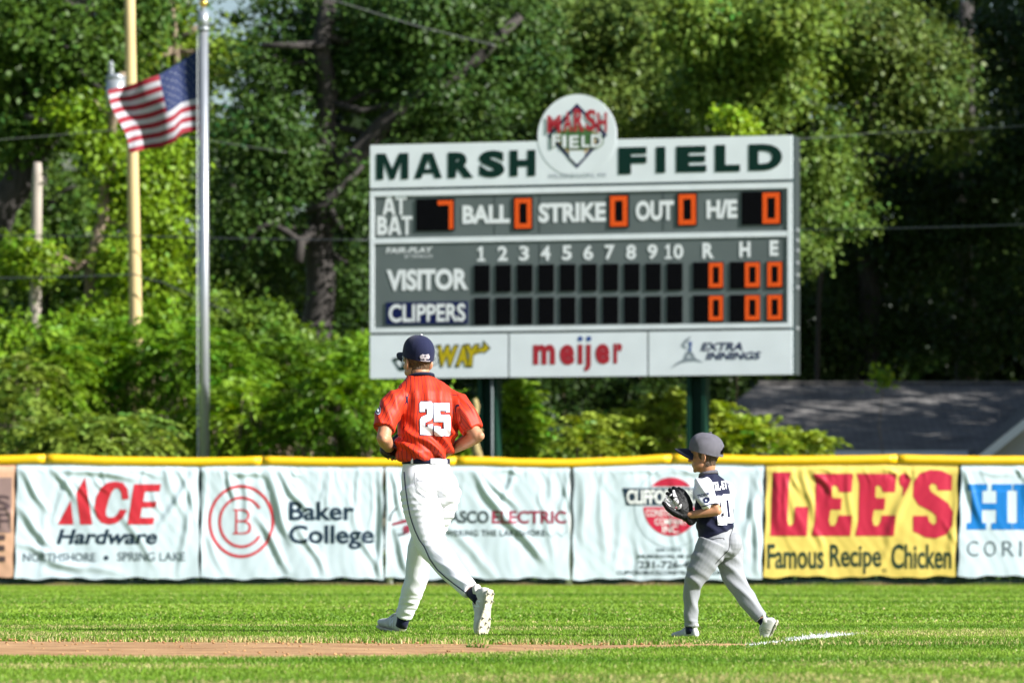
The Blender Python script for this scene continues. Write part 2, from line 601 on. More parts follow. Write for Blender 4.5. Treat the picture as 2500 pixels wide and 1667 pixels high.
# big header words, letter by letter so that they keep the wide spacing
def word(chars, boxes, bold, y, mat, name="lettering", parent=sb, shear=0.0):
    m = MB()
    for ch, bx in zip(chars, boxes):
        vs, fs = text2d(ch, bbox(*bx), bold, shear)
        m.add([(x, y, z) for x, z in vs], face_front(vs, fs))
    return m.build(name, mat, parent, world=False)
GLY = {'M': [[(0, 0), (0, 1), (.29, 1), (.5, .40), (.71, 1), (1, 1), (1, 0), (.77, 0), (.77, .66), (.57, 0), (.43, 0), (.23, .66), (.23, 0)]],
       'A': [[(0, 0), (.33, 1), (.67, 1), (1, 0), (.74, 0), (.68, .19), (.32, .19), (.26, 0)], [(.39, .37), (.61, .37), (.5, .74)]],
       'T': [[(0, 1), (1, 1), (1, .82), (.63, .82), (.63, 0), (.37, 0), (.37, .82), (0, .82)]],
       '1': [[(.02, .66), (.02, .80), (.42, 1), (.68, 1), (.68, .14), (1, .14), (1, 0), (0, 0), (0, .14), (.34, .14), (.34, .78)]]}
def glyph(ch, bx, y, mat, name="lettering"):
    x0, z0, x1, z1 = bbox(*bx)
    return flat(name, poly2d([[(x0 + (x1 - x0) * u, z0 + (z1 - z0) * v) for u, v in lp] for lp in GLY[ch]]), y, mat, sb)
glyph("M", (920, 375, 999, 439), -0.036, M['green_ink']); glyph("A", (1013, 374, 1081, 436), -0.036, M['green_ink'])
word("RSH", [(1095, 372, 1158, 435), (1171, 368, 1234, 434), (1246, 367, 1309, 431)], 0.06, -0.036, M['green_ink'])
word("FIELD", [(1511, 360, 1580, 426), (1603, 359, 1626, 423), (1652, 357, 1726, 421), (1747, 354, 1808, 420), (1829, 352, 1911, 417)], 0.06, -0.036, M['green_ink'])
word(["MUSKEGON, MI"], [(1343, 424, 1480, 436)], 0.0, -0.036, M['grey_ink'])
wb = lambda s, bx, mat=M['white_ink'], bold=0.045, shear=0.0, y=-0.027: word([s], [bx], bold, y, mat, shear=shear)
glyph("A", (935, 480, 967, 525), -.027, M["white_ink"]); glyph("T", (966, 480, 994, 525), -.027, M["white_ink"]); wb("B", (922, 528, 948, 574)); glyph("A", (948, 528, 981, 574), -.027, M["white_ink"]); glyph("T", (981, 528, 1008, 574), -.027, M["white_ink"])
wb("BALL", (1130, 501, 1246, 546)); wb("STRIKE", (1316, 495, 1480, 543)); wb("OUT", (1553, 490, 1646, 539)); wb("H/E", (1726, 488, 1801, 534))
wb("FAIR-PLAY", (943, 604, 1058, 618), bold=0.02, shear=0.2); wb("BY TRANS-LUX", (989, 622, 1058, 630), bold=0.0, shear=0.2)
for i in range(10):
    cx_ = 1176 + i * 52.25
    yy = 620 - i * 0.62
    w = 10 if i == 0 else (22 if i == 9 else 12)
    if i == 0: glyph("1", (cx_ - 10, yy - 18, cx_ + 10, yy + 18), -.027, M['white_ink'])
    elif i == 9: glyph("1", (1624, yy - 18, 1642, yy + 18), -.027, M['white_ink']); wb("0", (1645, yy - 18, 1669, yy + 18), bold=.03)
    else: wb(str(i + 1), (cx_ - w, yy - 18, cx_ + w, yy + 18), bold=0.03)
wb("R", (1716, 593, 1744, 631)); wb("H", (1806, 590, 1833, 628)); wb("E", (1880, 587, 1901, 625))
wb("VISITOR", (945, 657, 1144, 709))
xa, za, xb, zb = bbox(944, 737, 1143, 791)
bpanel("team_plate", xa, xb, za, zb, -0.034, 0.014, [M['navy_ink']])
wb("CLIPPERS", (951, 742, 1138, 786), bold=0.025, y=-0.038)

SEG = {'0': "abcdef", '7': "abc"}
def digit(ch, bx, parent):
    x0, z0, x1, z1 = bbox(*bx)
    w, h = x1 - x0, z1 - z0
    t = w * 0.28
    rects = {'a': (0, h - t, w, h), 'b': (w - t, h / 2, w, h), 'c': (w - t, 0, w, h / 2), 'd': (0, 0, w, t), 'e': (0, 0, t, h / 2), 'f': (0, h / 2, t, h)}
    m = MB()
    nx, nz = 11, int(round(11 * h / w))
    px, pz = w / nx, h / nz
    for i in range(nx):
        for k in range(nz):
            cx_, cz_ = (i + .5) * px, (k + .5) * pz
            if any(rects[s][0] <= cx_ <= rects[s][2] and rects[s][1] <= cz_ <= rects[s][3] for s in SEG[ch]):
                a, b_ = px * 0.43, pz * 0.43
                X, Z = x0 + cx_, z0 + cz_
                m.add([(X - a, -0.037, Z - b_), (X + a, -0.037, Z - b_), (X + a, -0.037, Z + b_), (X - a, -0.037, Z + b_)], [(0, 1, 2, 3)])
    return m.build("digit", M['led'], parent, world=False)
def display(bx, digits=()):
    x0, z0, x1, z1 = bbox(*bx)
    d = bpanel("display", x0, x1, z0, z1, -0.034, 0.02, [M['black_glass']])
    for ch, b_ in digits:
        digit(ch, b_, d)
display((1017, 486, 1111, 564), [('7', (1070, 490, 1108, 560))])
display((1254, 482, 1302, 561), [('0', (1258, 485, 1299, 558))])
display((1488, 476, 1537, 556), [('0', (1491, 479, 1533, 553))])
display((1654, 472, 1703, 552), [('0', (1658, 475, 1700, 549))])
display((1811, 468, 1910, 549), [('0', (1863, 471, 1905, 546))])
for i in range(10):
    cx_ = 1178 + i * 52.25
    dy_ = -0.48 * i
    for yc in (680, 760):
        display((cx_ - 19, yc - 33 + dy_, cx_ + 19, yc + 33 + dy_))
for yc in (0, 80.5):
    display((1693, 640 + yc, 1768, 706 + yc), [('0', (1732, 642 + yc, 1766, 702 + yc))])
    display((1783, 639 + yc, 1857, 705 + yc), [('0', (1820, 641 + yc, 1856, 701 + yc))])
    display((1873, 638 + yc, 1912, 704 + yc), [('0', (1875, 640 + yc, 1910, 700 + yc))])

# sponsor row
xs_ = [XL, BL(1243, 870)[0], BL(1583, 870)[0], XR]
for i in range(3):
    bpanel("sponsor_panel", xs_[i] + 0.015 * (i > 0), xs_[i + 1] - 0.015 * (i < 2), ZB, Z4, -0.03, 0.03, [M['white_panel']])
ys = -0.034
word(list("SUB"), [(985, 846, 1014, 892), (1016, 846, 1044, 892), (1046, 846, 1073, 892)], 0.06, ys, M['green_ink'], shear=0.15)
word(list("SUB"), [(987, 848, 1012, 890), (1018, 848, 1042, 890), (1048, 848, 1071, 890)], 0.02, ys - 0.003, M['white_ink'], shear=0.15)
flat("logo_arrow", poly2d([[BL(*p) for p in ((958, 876), (986, 868), (992, 905), (976, 905))], [BL(*p) for p in ((967, 882), (982, 877), (984, 893), (976, 896))]]), ys, M['green_ink'], sb)
word(list("WAY"), [(1067, 841, 1123, 897), (1111, 841, 1148, 897), (1135, 839, 1175, 897)], 0.09, ys, M['green_ink'], shear=0.15)
word(list("WAY"), [(1071, 845, 1119, 893), (1115, 845, 1144, 893), (1138, 843, 1171, 893)], 0.055, ys - 0.004, M['yellow_ink'], shear=0.15)
flat("logo_arrow", poly2d([[BL(*p) for p in ((1155, 868), (1168, 848), (1180, 846), (1181, 830), (1200, 850), (1184, 864), (1182, 858))]]), ys, M['green_ink'], sb)
flat("logo_arrow", poly2d([[BL(*p) for p in ((1158, 868), (1170, 851), (1183, 849), (1183, 837), (1196, 850), (1184, 860), (1174, 858))]]), ys - 0.005, M['yellow_ink'], sb)
word(list("me"), [(1303, 841, 1357, 890), (1368, 841, 1404, 891)], 0.045, ys, M['red_ink'])
word(list("er"), [(1455, 839, 1490, 889), (1499, 838, 1521, 887)], 0.045, ys, M['red_ink'])
for lp in ([(1412, 841), (1424, 841), (1424, 889), (1412, 889)], [(1432, 841), (1444, 841), (1444, 892), (1440, 902), (1430, 907), (1427, 899), (1432, 893)]):
    vs, fs = poly2d([[BL(*p) for p in lp]])
    MB().add([(x, ys, z) for x, z in vs], face_front(vs, fs)).build("lettering", M['red_ink'], sb, world=False)
for px in (1418, 1439):
    x, z = BL(px, 827)
    vs, fs = poly2d([ell(x, z, 0.042, 0.042, 20)])
    MB().add([(a, ys, b_) for a, b_ in vs], face_front(vs, fs)).build("lettering_dot", M['blue_ink'], sb, world=False)
wb("EXTRA", (1712, 836, 1814, 856), M['navy_ink'], 0.03, 0.25, ys)
wb("INNINGS", (1724, 859, 1859, 878), M['navy_ink'], 0.03, 0.25, ys)
def exi(pts): return [BL(1400 + X / 4.127, 560 + Y / 4.127) for X, Y in pts]
flat("logo_figure", poly2d([exi([(975, 1405), (1050, 1340), (1110, 1310), (1140, 1235), (1165, 1225), (1200, 1232), (1240, 1300), (1320, 1340), (1230, 1325), (1160, 1330), (1090, 1345)]), exi([(1150, 1290), (1175, 1255), (1210, 1300)]),
                            exi([(1090, 1170), (1130, 1110), (1190, 1075), (1170, 1115), (1120, 1165), (1160, 1205), (1130, 1200)])]), ys, M['grey_ink'], sb)
flat("logo_figure", poly2d([exi([(1165, 1130), (1200, 1130), (1190, 1230), (1165, 1225), (1180, 1180)])]), ys - 0.002, M['blue_ink'], sb)

# two steel I-section posts under the board, with a conduit on the left one
def board_post(px0, px1):
    l0, l1 = BL(px0, 1000)[0], BL(px1, 1000)[0]
    m = MB()
    t = (l1 - l0) * 0.22
    for x in (l0 + t / 2, l1 - t / 2):
        m.box((x, 0.22, ZB / 2 - 0.02), (t, 0.30, ZB + 0.03))
    m.box(((l0 + l1) / 2, 0.23, ZB / 2 - 0.02), (l1 - l0 - 2 * t, 0.03, ZB + 0.03))
    m.box(((l0 + l1) / 2, 0.22, 0.02), (l1 - l0 + 0.2, 0.5, 0.04))
    return m.build("post", M['post_green'], sb, world=False)
board_post(1162, 1210)
board_post(1673, 1720)
x, _ = BL(1200, 1000)
MB().tube([(x, 0.03, 0.3), (x, 0.03, ZB - 0.02)], 0.02, 10).build("conduit", M['board_grey'], sb, smooth=True, world=False)
# steel ladder rungs / brackets at the right end
for py in (560, 585, 610, 640, 670, 700, 800):
    MB().box((XR + 0.035, 0.2, BL(1935, py)[1]), (0.03, 0.12, 0.06)).build("side_bracket", M['galv'], sb, world=False)

# ---------------------------------------------------------------- outfield fence
FY = 70.0
FS = F / FY
def fx(px): return (px - CX) / FS
def fz(py): return CAMH + (HOR - py) / FS
fence = thing("outfield_fence", "long outfield fence of dark chain link with a yellow padded top rail, hung with banners", "fence", (0, FY, 0))
M['cap_yellow'] = None
m, nt, b = new_mat("cap_yellow")
b.inputs["Base Color"].default_value = (0.80, 0.47, 0.0, 1)
b.inputs["Roughness"].default_value = 0.38
tc = nt.nodes.new("ShaderNodeTexCoord"); wv = nt.nodes.new("ShaderNodeTexWave"); bp = nt.nodes.new("ShaderNodeBump")
wv.bands_direction = 'X'; wv.inputs["Scale"].default_value = 12.0
bp.inputs["Strength"].default_value = 0.35; bp.inputs["Distance"].default_value = 0.01
nt.links.new(tc.outputs["Object"], wv.inputs[0]); nt.links.new(wv.outputs[0], bp.inputs["Height"]); nt.links.new(bp.outputs[0], b.inputs["Normal"])
M['cap_yellow'] = m
CAPY = [(-700, 1126), (-300, 1121), (0, 1123), (110, 1120), (300, 1126), (480, 1128), (560, 1127), (640, 1125), (800, 1128), (960, 1129), (1060, 1128), (1115, 1125), (1180, 1126), (1280, 1130), (1390, 1131), (1500, 1127), (1640, 1120), (1760, 1121), (1880, 1124), (2050, 1123), (2130, 1122), (2190, 1120), (2260, 1122), (2400, 1124), (2500, 1124), (2800, 1122), (3200, 1125)]
seams = [-700, 112, 640, 1115, 1640, 2190, 2720, 3200]
def capz(px):
    for (xa, ya), (xb, yb) in zip(CAPY, CAPY[1:]):
        if px <= xb:
            t = (px - xa) / (xb - xa); t = t * t * (3 - 2 * t)
            return ya + (yb - ya) * t
    return CAPY[-1][1]
for a, b_ in zip(seams, seams[1:]):
    pts = []
    n = max(8, int((b_ - a) / 22))
    for i in range(n + 1):
        px = a + 0.15 + (b_ - a - 0.3) * i / n
        pts.append((fx(px), FY, fz(capz(px))))
    rad = [0.068 + (0.003 if i in (0,) else 0) + 0.0015 * math.sin(i * 2.3 + a) for i in range(n + 1)]
    MB().tube(pts, rad, 18, hint=(0, 1, 0)).build("top_cap", M['cap_yellow'], fence, smooth=True)
M['fence_green'] = pmat("fence_green", (0.012, 0.035, 0.03), 0.5, 0.1, 4)
M['post_white'] = pmat("post_white", (0.66, 0.68, 0.66), 0.5, 0.08, 6)
for px, white in ((-560, 0), (-260, 0), (40, 0), (489, 0), (952, 1), (1195, 0), (1389, 1), (1864, 0), (2342, 0), (2640, 0), (2940, 0)):
    w = 0.05 if white else 0.035
    MB().tube([(fx(px), FY + 0.03, -0.05), (fx(px), FY + 0.03, fz(1130))], w, 12).build("fence_post", M['post_white'] if white else M['fence_green'], fence, smooth=True)
ch = MB()
xa, xb, zt, zb = fx(-600), fx(3100), fz(1130), 0.015
st = 0.062
h = zt - zb
wd = 0.0032
x = xa - h
while x < xb:
    for sgn in (1, -1):
        p0 = Vector((x if sgn > 0 else x + h, FY - 0.002 * sgn, zb)); p1 = Vector((x + h if sgn > 0 else x, FY - 0.002 * sgn, zt))
        d = (p1 - p0).normalized(); s = Vector((d.z, 0, -d.x)) * wd
        ch.add([p0 - s, p0 + s, p1 + s, p1 - s], [(0, 1, 2, 3)])
    x += st
ch.build("chain_link", M['fence_green'], fence)
MB().tube([(fx(-600), FY + 0.03, 0.05), (fx(3100), FY + 0.03, 0.05)], 0.02, 8).build("bottom_rail", M['fence_green'], fence)

# ---------------------------------------------------------------- banners
def vinyl(name, col, rough=0.42, var=0.03):
    return pmat(name, col, rough, var, 3.0, spec=0.5)
M['vinyl_white'] = vinyl("vinyl_white", (0.53, 0.62, 0.675))
M['vinyl_yellow'] = vinyl("vinyl_yellow", (0.66, 0.50, 0.11))
M['vinyl_tan'] = vinyl("vinyl_tan", (0.62, 0.36, 0.24))
M['bn_red'] = vinyl("bn_red", (0.50, 0.020, 0.035))
M['bn_crimson'] = vinyl("bn_crimson", (0.46, 0.012, 0.045))
M['bn_navy'] = vinyl("bn_navy", (0.006, 0.022, 0.045))
M['bn_grey'] = vinyl("bn_grey", (0.10, 0.13, 0.155))
M['bn_dark'] = vinyl("bn_dark", (0.035, 0.05, 0.055))
M['bn_maroon'] = vinyl("bn_maroon", (0.25, 0.02, 0.05))
M['bn_green'] = vinyl("bn_green", (0.012, 0.035, 0.018))
M['bn_blue'] = vinyl("bn_blue", (0.0, 0.16, 0.50))
M['bn_white'] = vinyl("bn_white", (0.72, 0.73, 0.72))
M['bn_brown'] = vinyl("bn_brown", (0.09, 0.055, 0.06))
M['bn_mauve'] = vinyl("bn_mauve", (0.26, 0.17, 0.16))
M['bn_ring'] = vinyl("bn_ring", (0.34, 0.42, 0.45))
BS = 0.025
class Banner:
    def __init__(s, name, label, l0, r0, l1, r1, bot, mat, seed, folds=(), group="advertising banners hung on the outfield fence", nrand=16, amp=1.0):
        s.tl, s.tr, s.bl, s.br = fx(l0), fx(r0), fx(l1), fx(r1)
        s.zt, s.zb = fz(1133), fz(bot)
        s.rng = random.Random(seed)
        s.folds = []
        for (xa, ya, xb, yb, w, a) in folds:
            s.folds.append((fx(xa), fz(ya), fx(xb), fz(yb), w * .95, a * .85))
        W = s.tr - s.tl
        for i in range(nrand):
            x0 = s.tl + W * s.rng.random()
            z0 = s.zt - s.rng.random() ** 2 * 0.9
            ln = s.rng.uniform(0.25, 0.9)
            sl = s.rng.gauss(0.15, 0.28)
            s.folds.append((x0, z0, x0 + sl * ln, z0 - ln, s.rng.uniform(0.018, 0.05), s.rng.uniform(0.004, 0.016) * amp))
        for i in range(int(W / 0.22)):          # gathers under the tie holes along the top
            x0 = s.tl + 0.1 + 0.22 * i + s.rng.uniform(-.05, .05)
            ln = s.rng.uniform(0.12, 0.35)
            s.folds.append((x0, s.zt, x0 + s.rng.uniform(-.08, .1), s.zt - ln, 0.022, s.rng.uniform(0.002, 0.010) * amp))
        s.seed = seed
        s.root = None
        nx, nz = max(4, int(W / BS)), int((s.zt - s.zb) / BS)
        u, v = np.meshgrid(np.linspace(0, 1, nx + 1), np.linspace(0, 1, nz + 1))
        # the side hems pull in a little between their ties
        pull = 0.018 * np.sin(v * math.pi * 3.0) ** 2
        xl = s.tl + (s.bl - s.tl) * v + pull
        xr = s.tr + (s.br - s.tr) * v - pull
        X = xl + (xr - xl) * u
        zb = s.zb + 0.012 * np.sin(u * 17 + seed) + 0.010 * np.sin(u * 41 + seed * 2)
        Z = s.zt + (zb - s.zt) * v
        Y = s.y(X, Z)
        verts = np.stack([X, Y, Z], -1).reshape(-1, 3)
        faces = []
        for j in range(nz):
            for i in range(nx):
                a = j * (nx + 1) + i
                faces.append((a, a + nx + 1, a + nx + 2, a + 1))
        o = thing(name, label, "banner", ((s.tl + s.tr) / 2, FY - 0.07, s.zb), 0, group)
        s.root = o
        MB().add(verts.tolist(), faces).build("sheet", mat, o, smooth=True)
    def y(s, X, Z):
        X = np.asarray(X, float); Z = np.asarray(Z, float)
        d = 0.018 * np.sin(X * 2.1 + s.seed) * np.sin(Z * 1.7 + s.seed) + 0.006 * np.sin(X * 9.0 + Z * 3 + s.seed * 3)
        # small crumples
        d += 0.0022 * np.sin(X * 31 + 5 * np.sin(Z * 4 + s.seed)) * np.sin(Z * 13 + 4 * np.sin(X * 3 + s.seed)) 
        for (x0, z0, x1, z1, w, a) in s.folds:
            dx, dz = x1 - x0, z1 - z0
            L2 = dx * dx + dz * dz
            t = ((X - x0) * dx + (Z - z0) * dz) / L2
            L = math.sqrt(L2)
            e = ((X - x0) * dz - (Z - z0) * dx) / L + 0.02 * np.sin(t * 5 + x0 * 7)
            tt = np.clip(t, 0, 1)
            tap = np.exp(-((t - tt) * L / 0.06) ** 2) * (0.35 + 0.65 * np.sin(np.clip(tt, 0.02, 0.98) * math.pi) ** 0.7)
            q = e / w
            d += a * tap * (np.exp(-q * q) - 0.45 * np.exp(-((q - 1.6) / 1.2) ** 2))
        top = np.clip((Z - (s.zt - 0.09)) / 0.09, 0, 1)
        d = d * (1 - 0.8 * top)
        return FY - 0.050 - d + 0.035 * top
    def put(s, shape, mat, name="lettering", lift=0.005):
        vs, fs = grid_cut(shape[0], shape[1], BS, BS)
        fs = face_front(vs, fs)
        a = np.array(vs)
        y = s.y(a[:, 0], a[:, 1]) - lift
        return MB().add(np.stack([a[:, 0], y, a[:, 1]], -1).tolist(), fs).build(name, mat, s.root, smooth=True)
    def text(s, body, box, mat, bold=0.0, shear=0.0, space=1.0, lift=0.005):
        x0, y0_, x1, y1 = box
        return s.put(text2d(body, (fx(x0), fz(y1), fx(x1), fz(y0_)), bold, shear, space), mat, "lettering", lift)
    def poly(s, loops, mat, name="logo", lift=0.005, grow=0.0):
        return s.put(poly2d([[(fx(x), fz(y)) for x, y in lp] for lp in loops], grow), mat, name, lift)

def zc(ox, oy, k): return lambda pts: [(ox + X / k, oy + Y / k) for X, Y in pts]

# tan banner at the left edge
b0 = Banner("banner", "tan banner with dark brown letters at the left end of the fence", -420, 39, -430, 34, 1409, M['vinyl_tan'], 11, nrand=14)
b0.poly([[(-420, 1175), (30, 1165), (28, 1300), (-424, 1300)]], M['bn_mauve'], "panel", 0.004)
b0.text("S", (-14, 1208, 26, 1246), M['bn_brown'], 0.03, lift=0.007)
b0.text("F", (-10, 1252, 22, 1292), M['bn_brown'], 0.03, lift=0.007)
b0.text("E", (-16, 1305, 14, 1370), M['bn_brown'], 0.03, lift=0.007)

# hardware shop
z1_ = zc(0, 1090, 4.48)
b1 = Banner("banner", "white banner with big red ACE letters over the word Hardware", 42, 487, 36, 488, 1411, M['vinyl_white'], 3,
            [(52, 1145, 118, 1245, .05, .030), (135, 1145, 185, 1215, .045, .03), (46, 1240, 130, 1335, .06, .032), (42, 1330, 150, 1350, .05, .02), (90, 1345, 200, 1395, .07, .028),
             (150, 1146, 330, 1165, .045, .03), (470, 1155, 392, 1290, .055, .034), (475, 1160, 440, 1400, .05, .022), (225, 1160, 260, 1200, .03, .014), (330, 1150, 390, 1160, .03, .016), (120, 1370, 300, 1400, .05, .015)], nrand=10)
b1.poly([z1_([(635, 850), (778, 585), (806, 850)]), z1_([(838, 505), (935, 332), (1016, 850), (882, 850)]),
         z1_([(1470, 410), (1765, 410), (1750, 490), (1592, 490), (1572, 600), (1722, 600), (1706, 665), (1560, 665), (1540, 775), (1695, 775), (1680, 850), (1400, 850)]),
         z1_([(1415, 570), (1340, 580), (1330, 500), (1300, 455), (1262, 455), (1225, 500), (1190, 590), (1162, 700), (1165, 755), (1200, 775), (1250, 770), (1290, 735), (1315, 685), (1395, 690), (1350, 780), (1280, 835), (1190, 852), (1110, 830), (1058, 765), (1038, 660), (1055, 550), (1110, 445), (1180, 392), (1270, 380), (1350, 395), (1400, 460)])], M['bn_red'])
b1.text("Hardware", (139, 1291, 385, 1328), M['bn_navy'], 0.028, 0.22)
b1.text("NORTHSHORE", (57, 1349, 234, 1370), M['bn_grey'], 0.012)
b1.text("SPRING LAKE", (287, 1347, 454, 1369), M['bn_grey'], 0.012)
b1.poly([ell(260, 1361, 6, 6, 16)], M['bn_navy'])

# college
z2_ = zc(480, 1090, 4.48)
b2 = Banner("banner", "white banner with a ringed red letter B and the words Baker College", 491, 936, 490, 937, 1411, M['vinyl_white'], 7,
            [(655, 1150, 710, 1320, .06, .036), (685, 1155, 745, 1240, .05, .036), (632, 1265, 705, 1390, .055, .034), (565, 1150, 640, 1160, .04, .03), (735, 1290, 790, 1390, .05, .026), (600, 1150, 600, 1290, .05, .02),
             (930, 1155, 930, 1400, .045, .034), (880, 1300, 925, 1395, .05, .024), (500, 1155, 492, 1380, .04, .022), (715, 1150, 735, 1165, .03, .02), (850, 1180, 870, 1290, .05, .016), (500, 1300, 545, 1390, .05, .016), (560, 1160, 570, 1230, .03, .018)], nrand=14)
b2.poly([ell(589.5, 1272, 80.5, 89, 64), ell(589.5, 1272, 73.5, 82, 64)], M['bn_red'])
b2.poly([band_arc(590, 1274, 56.5, 63, 6.5, 34, 326)], M['bn_red'])
bb = [[(405, 682), (520, 682), (570, 700), (585, 740), (575, 790), (545, 812), (585, 830), (602, 880), (590, 930), (545, 955), (400, 955), (400, 940), (425, 935), (428, 700), (405, 696)],
      [(448, 700), (515, 700), (552, 715), (563, 748), (552, 785), (515, 803), (448, 803)], [(446, 822), (520, 822), (562, 842), (574, 880), (562, 920), (520, 938), (446, 938)]]
b2.poly([z2_(l) for l in bb], M['bn_red'])
b2.text("Baker", (706, 1224, 866, 1270), M['bn_navy'], 0.026)
b2.text("College", (706, 1281, 914, 1340), M['bn_navy'], 0.026)

# electric company
b3 = Banner("banner", "white banner reading ELECTRIC in maroon capitals with a small round swirl logo", 941, 1391, 940, 1392, 1411, M['vinyl_white'], 13,
            [(1165, 1160, 1235, 1265, .06, .045), (1225, 1255, 1325, 1360, .06, .04), (1185, 1160, 1260, 1240, .045, .03), (1255, 1150, 1235, 1210, .04, .028), (1225, 1145, 1262, 1152, .03, .024), (944, 1150, 944, 1390, .045, .03),
             (955, 1150, 985, 1260, .04, .03), (965, 1300, 1000, 1400, .05, .03), (1090, 1280, 1210, 1405, .07, .022), (1385, 1160, 1375, 1240, .04, .02), (1350, 1155, 1340, 1220, .05, .018)], nrand=12, amp=.8)
b3.text("ASCO", (1096, 1246, 1194, 1277), M['bn_dark'], 0.03)
b3.text("ELECTRIC", (1201, 1246, 1383, 1278), M['bn_maroon'], 0.03)
b3.text("POWERING THE LAKESHORE", (1062, 1293, 1331, 1308), M['bn_dark'], 0.018, space=1.1)
b3.poly([[(1335, 1296), (1348, 1308), (1360, 1296), (1372, 1307), (1384, 1294), (1384, 1297), (1372, 1311), (1360, 1300), (1348, 1312), (1334, 1299)]], M['bn_ring'], "logo")
b3.poly([band_arc(977, 1272, 27, 36, 7, 40, 100), band_arc(977, 1272, 27, 36, 5, 180, 250)], M['bn_dark'], "logo")
b3.poly([[(956, 1277), (978, 1270), (1004, 1262), (1004, 1272), (980, 1278), (958, 1283)], [(984, 1285), (1004, 1276), (1000, 1300), (984, 1306)]], M['bn_maroon'], "logo")
b3.poly([[(958, 1290), (985, 1288), (985, 1291), (960, 1293)], [(960, 1296), (984, 1294), (984, 1297), (963, 1299)], [(964, 1302), (982, 1300), (981, 1303), (968, 1305)]], M['bn_ring'], "logo")

# construction company
b4 = Banner("banner", "white banner with a red disc crossed by a dark CLIFFORD bar behind the child", 1400, 1866, 1397, 1860, 1413, M['vinyl_white'], 17,
            [(1530, 1145, 1600, 1150, .04, .02), (1640, 1142, 1760, 1160, .05, .02), (1420, 1165, 1425, 1330, .06, .02), (1850, 1170, 1825, 1300, .06, .03), (1840, 1230, 1850, 1390, .05, .034), (1470, 1215, 1480, 1360, .07, .014), (1520, 1260, 1500, 1380, .06, .016),
             (1760, 1200, 1790, 1390, .06, .022), (1690, 1300, 1690, 1390, .045, .02), (1555, 1330, 1560, 1410, .04, .016)], nrand=20, amp=.7)
b4.poly([ell(1639, 1239, 90, 97, 72), ell(1639, 1239, 88.4, 95.4, 72)], M['bn_ring'], "logo")
def disc_part(y0, y1, rx=67, ry=71, cx=1638, cy=1236):
    pts = []
    a0 = math.asin(max(-1, min(1, (y0 - cy) / ry))); a1 = math.asin(max(-1, min(1, (y1 - cy) / ry)))
    for i in range(25):
        a = a0 + (a1 - a0) * i / 24
        pts.append((cx + rx * math.cos(a), cy + ry * math.sin(a)))
    for i in range(24, -1, -1):
        a = a0 + (a1 - a0) * i / 24
        pts.append((cx - rx * math.cos(a), cy + ry * math.sin(a)))
    return pts
b4.poly([disc_part(1165.1, 1187)], M['bn_crimson'], "logo")
b4.poly([disc_part(1237, 1306.9)], M['bn_crimson'], "logo")
b4.poly([[(1519, 1191), (1757, 1191), (1747, 1233), (1529, 1233)]], M['bn_navy'], "logo")
b4.text("CLIFFORD BUCK", (1530, 1195, 1746, 1230), M['bn_white'], 0.035, lift=0.008)
b4.text("CONSTRUCTION", (1577, 1243, 1698, 1260), M['bn_white'], 0.01, lift=0.008)
b4.text("COMPANY", (1598, 1265, 1678, 1281), M['bn_white'], 0.01, lift=0.008)
b4.text("INC.", (1617, 1283, 1659, 1300), M['bn_white'], 0.01, lift=0.008)
b4.text("500 HWY", (1602, 1337, 1666, 1346), M['bn_grey'], 0.015)
b4.text("MUSKEGON, MI 49", (1559, 1353, 1690, 1363), M['bn_dark'], 0.025)
b4.text("231-726-49", (1559, 1368, 1696, 1387), M['bn_dark'], 0.025)
b4.text("CLIFFORDBUCKCONSTRUCTION.COM", (1506, 1392, 1764, 1402), M['bn_dark'], 0.02)

# chicken restaurant
z5_ = zc(1840, 1090, 3.564)
b5 = Banner("banner", "yellow banner with huge crimson LEE'S lettering and Famous Recipe Chicken below", 1871, 2340, 1863, 2332, 1407, M['vinyl_yellow'], 23,
            [(1960, 1150, 1985, 1260, .05, .03), (1985, 1150, 2030, 1200, .045, .028), (1895, 1160, 1905, 1300, .06, .03), (1990, 1290, 2010, 1345, .05, .02), (2150, 1142, 2190, 1155, .04, .028), (2235, 1165, 2165, 1310, .07, .03), (2210, 1150, 2225, 1165, .03, .02),
             (1915, 1160, 1920, 1290, .04, .026), (2335, 1160, 2325, 1350, .05, .024), (1980, 1141, 2025, 1148, .035, .024), (2170, 1320, 2150, 1390, .05, .012)], nrand=12, amp=.9)
Ls = [(165, 222), (322, 222), (305, 320), (292, 640), (300, 680), (325, 688), (348, 660), (360, 522), (475, 522), (462, 775), (145, 775)]
Es = [(515, 235), (862, 235), (850, 395), (745, 395), (730, 350), (705, 335), (682, 345), (678, 432), (690, 447), (765, 447), (758, 547), (668, 547), (652, 640), (665, 685), (700, 688), (725, 650), (735, 597), (855, 597), (840, 775), (505, 775), (532, 640), (540, 320)]
E2 = [(X + 378, Y) for X, Y in Es]
ap = [(1262, 280), (1275, 245), (1305, 230), (1345, 245), (1367, 290), (1345, 350), (1292, 440), (1300, 360), (1270, 325)]
Ss = [(1725, 250), (1722, 380), (1600, 380), (1590, 335), (1555, 318), (1525, 345), (1540, 390), (1600, 430), (1690, 490), (1732, 570), (1725, 680), (1680, 760), (1580, 797), (1490, 787), (1440, 760), (1385, 735), (1385, 600), (1510, 600), (1525, 650), (1560, 680), (1590, 655), (1585, 600), (1540, 560), (1430, 505), (1385, 430), (1390, 310), (1440, 235), (1530, 200), (1630, 207)]
b5.poly([z5_(l) for l in (Ls, Es, E2, ap, Ss)], M['bn_crimson'], "lettering")
b5.text("Famous", (1873, 1327, 2011, 1388), M['bn_green'], 0.020)
b5.text("Recipe", (2026, 1328, 2151, 1400), M['bn_green'], 0.020)
b5.text("Chicken", (2176, 1327, 2322, 1388), M['bn_green'], 0.020)
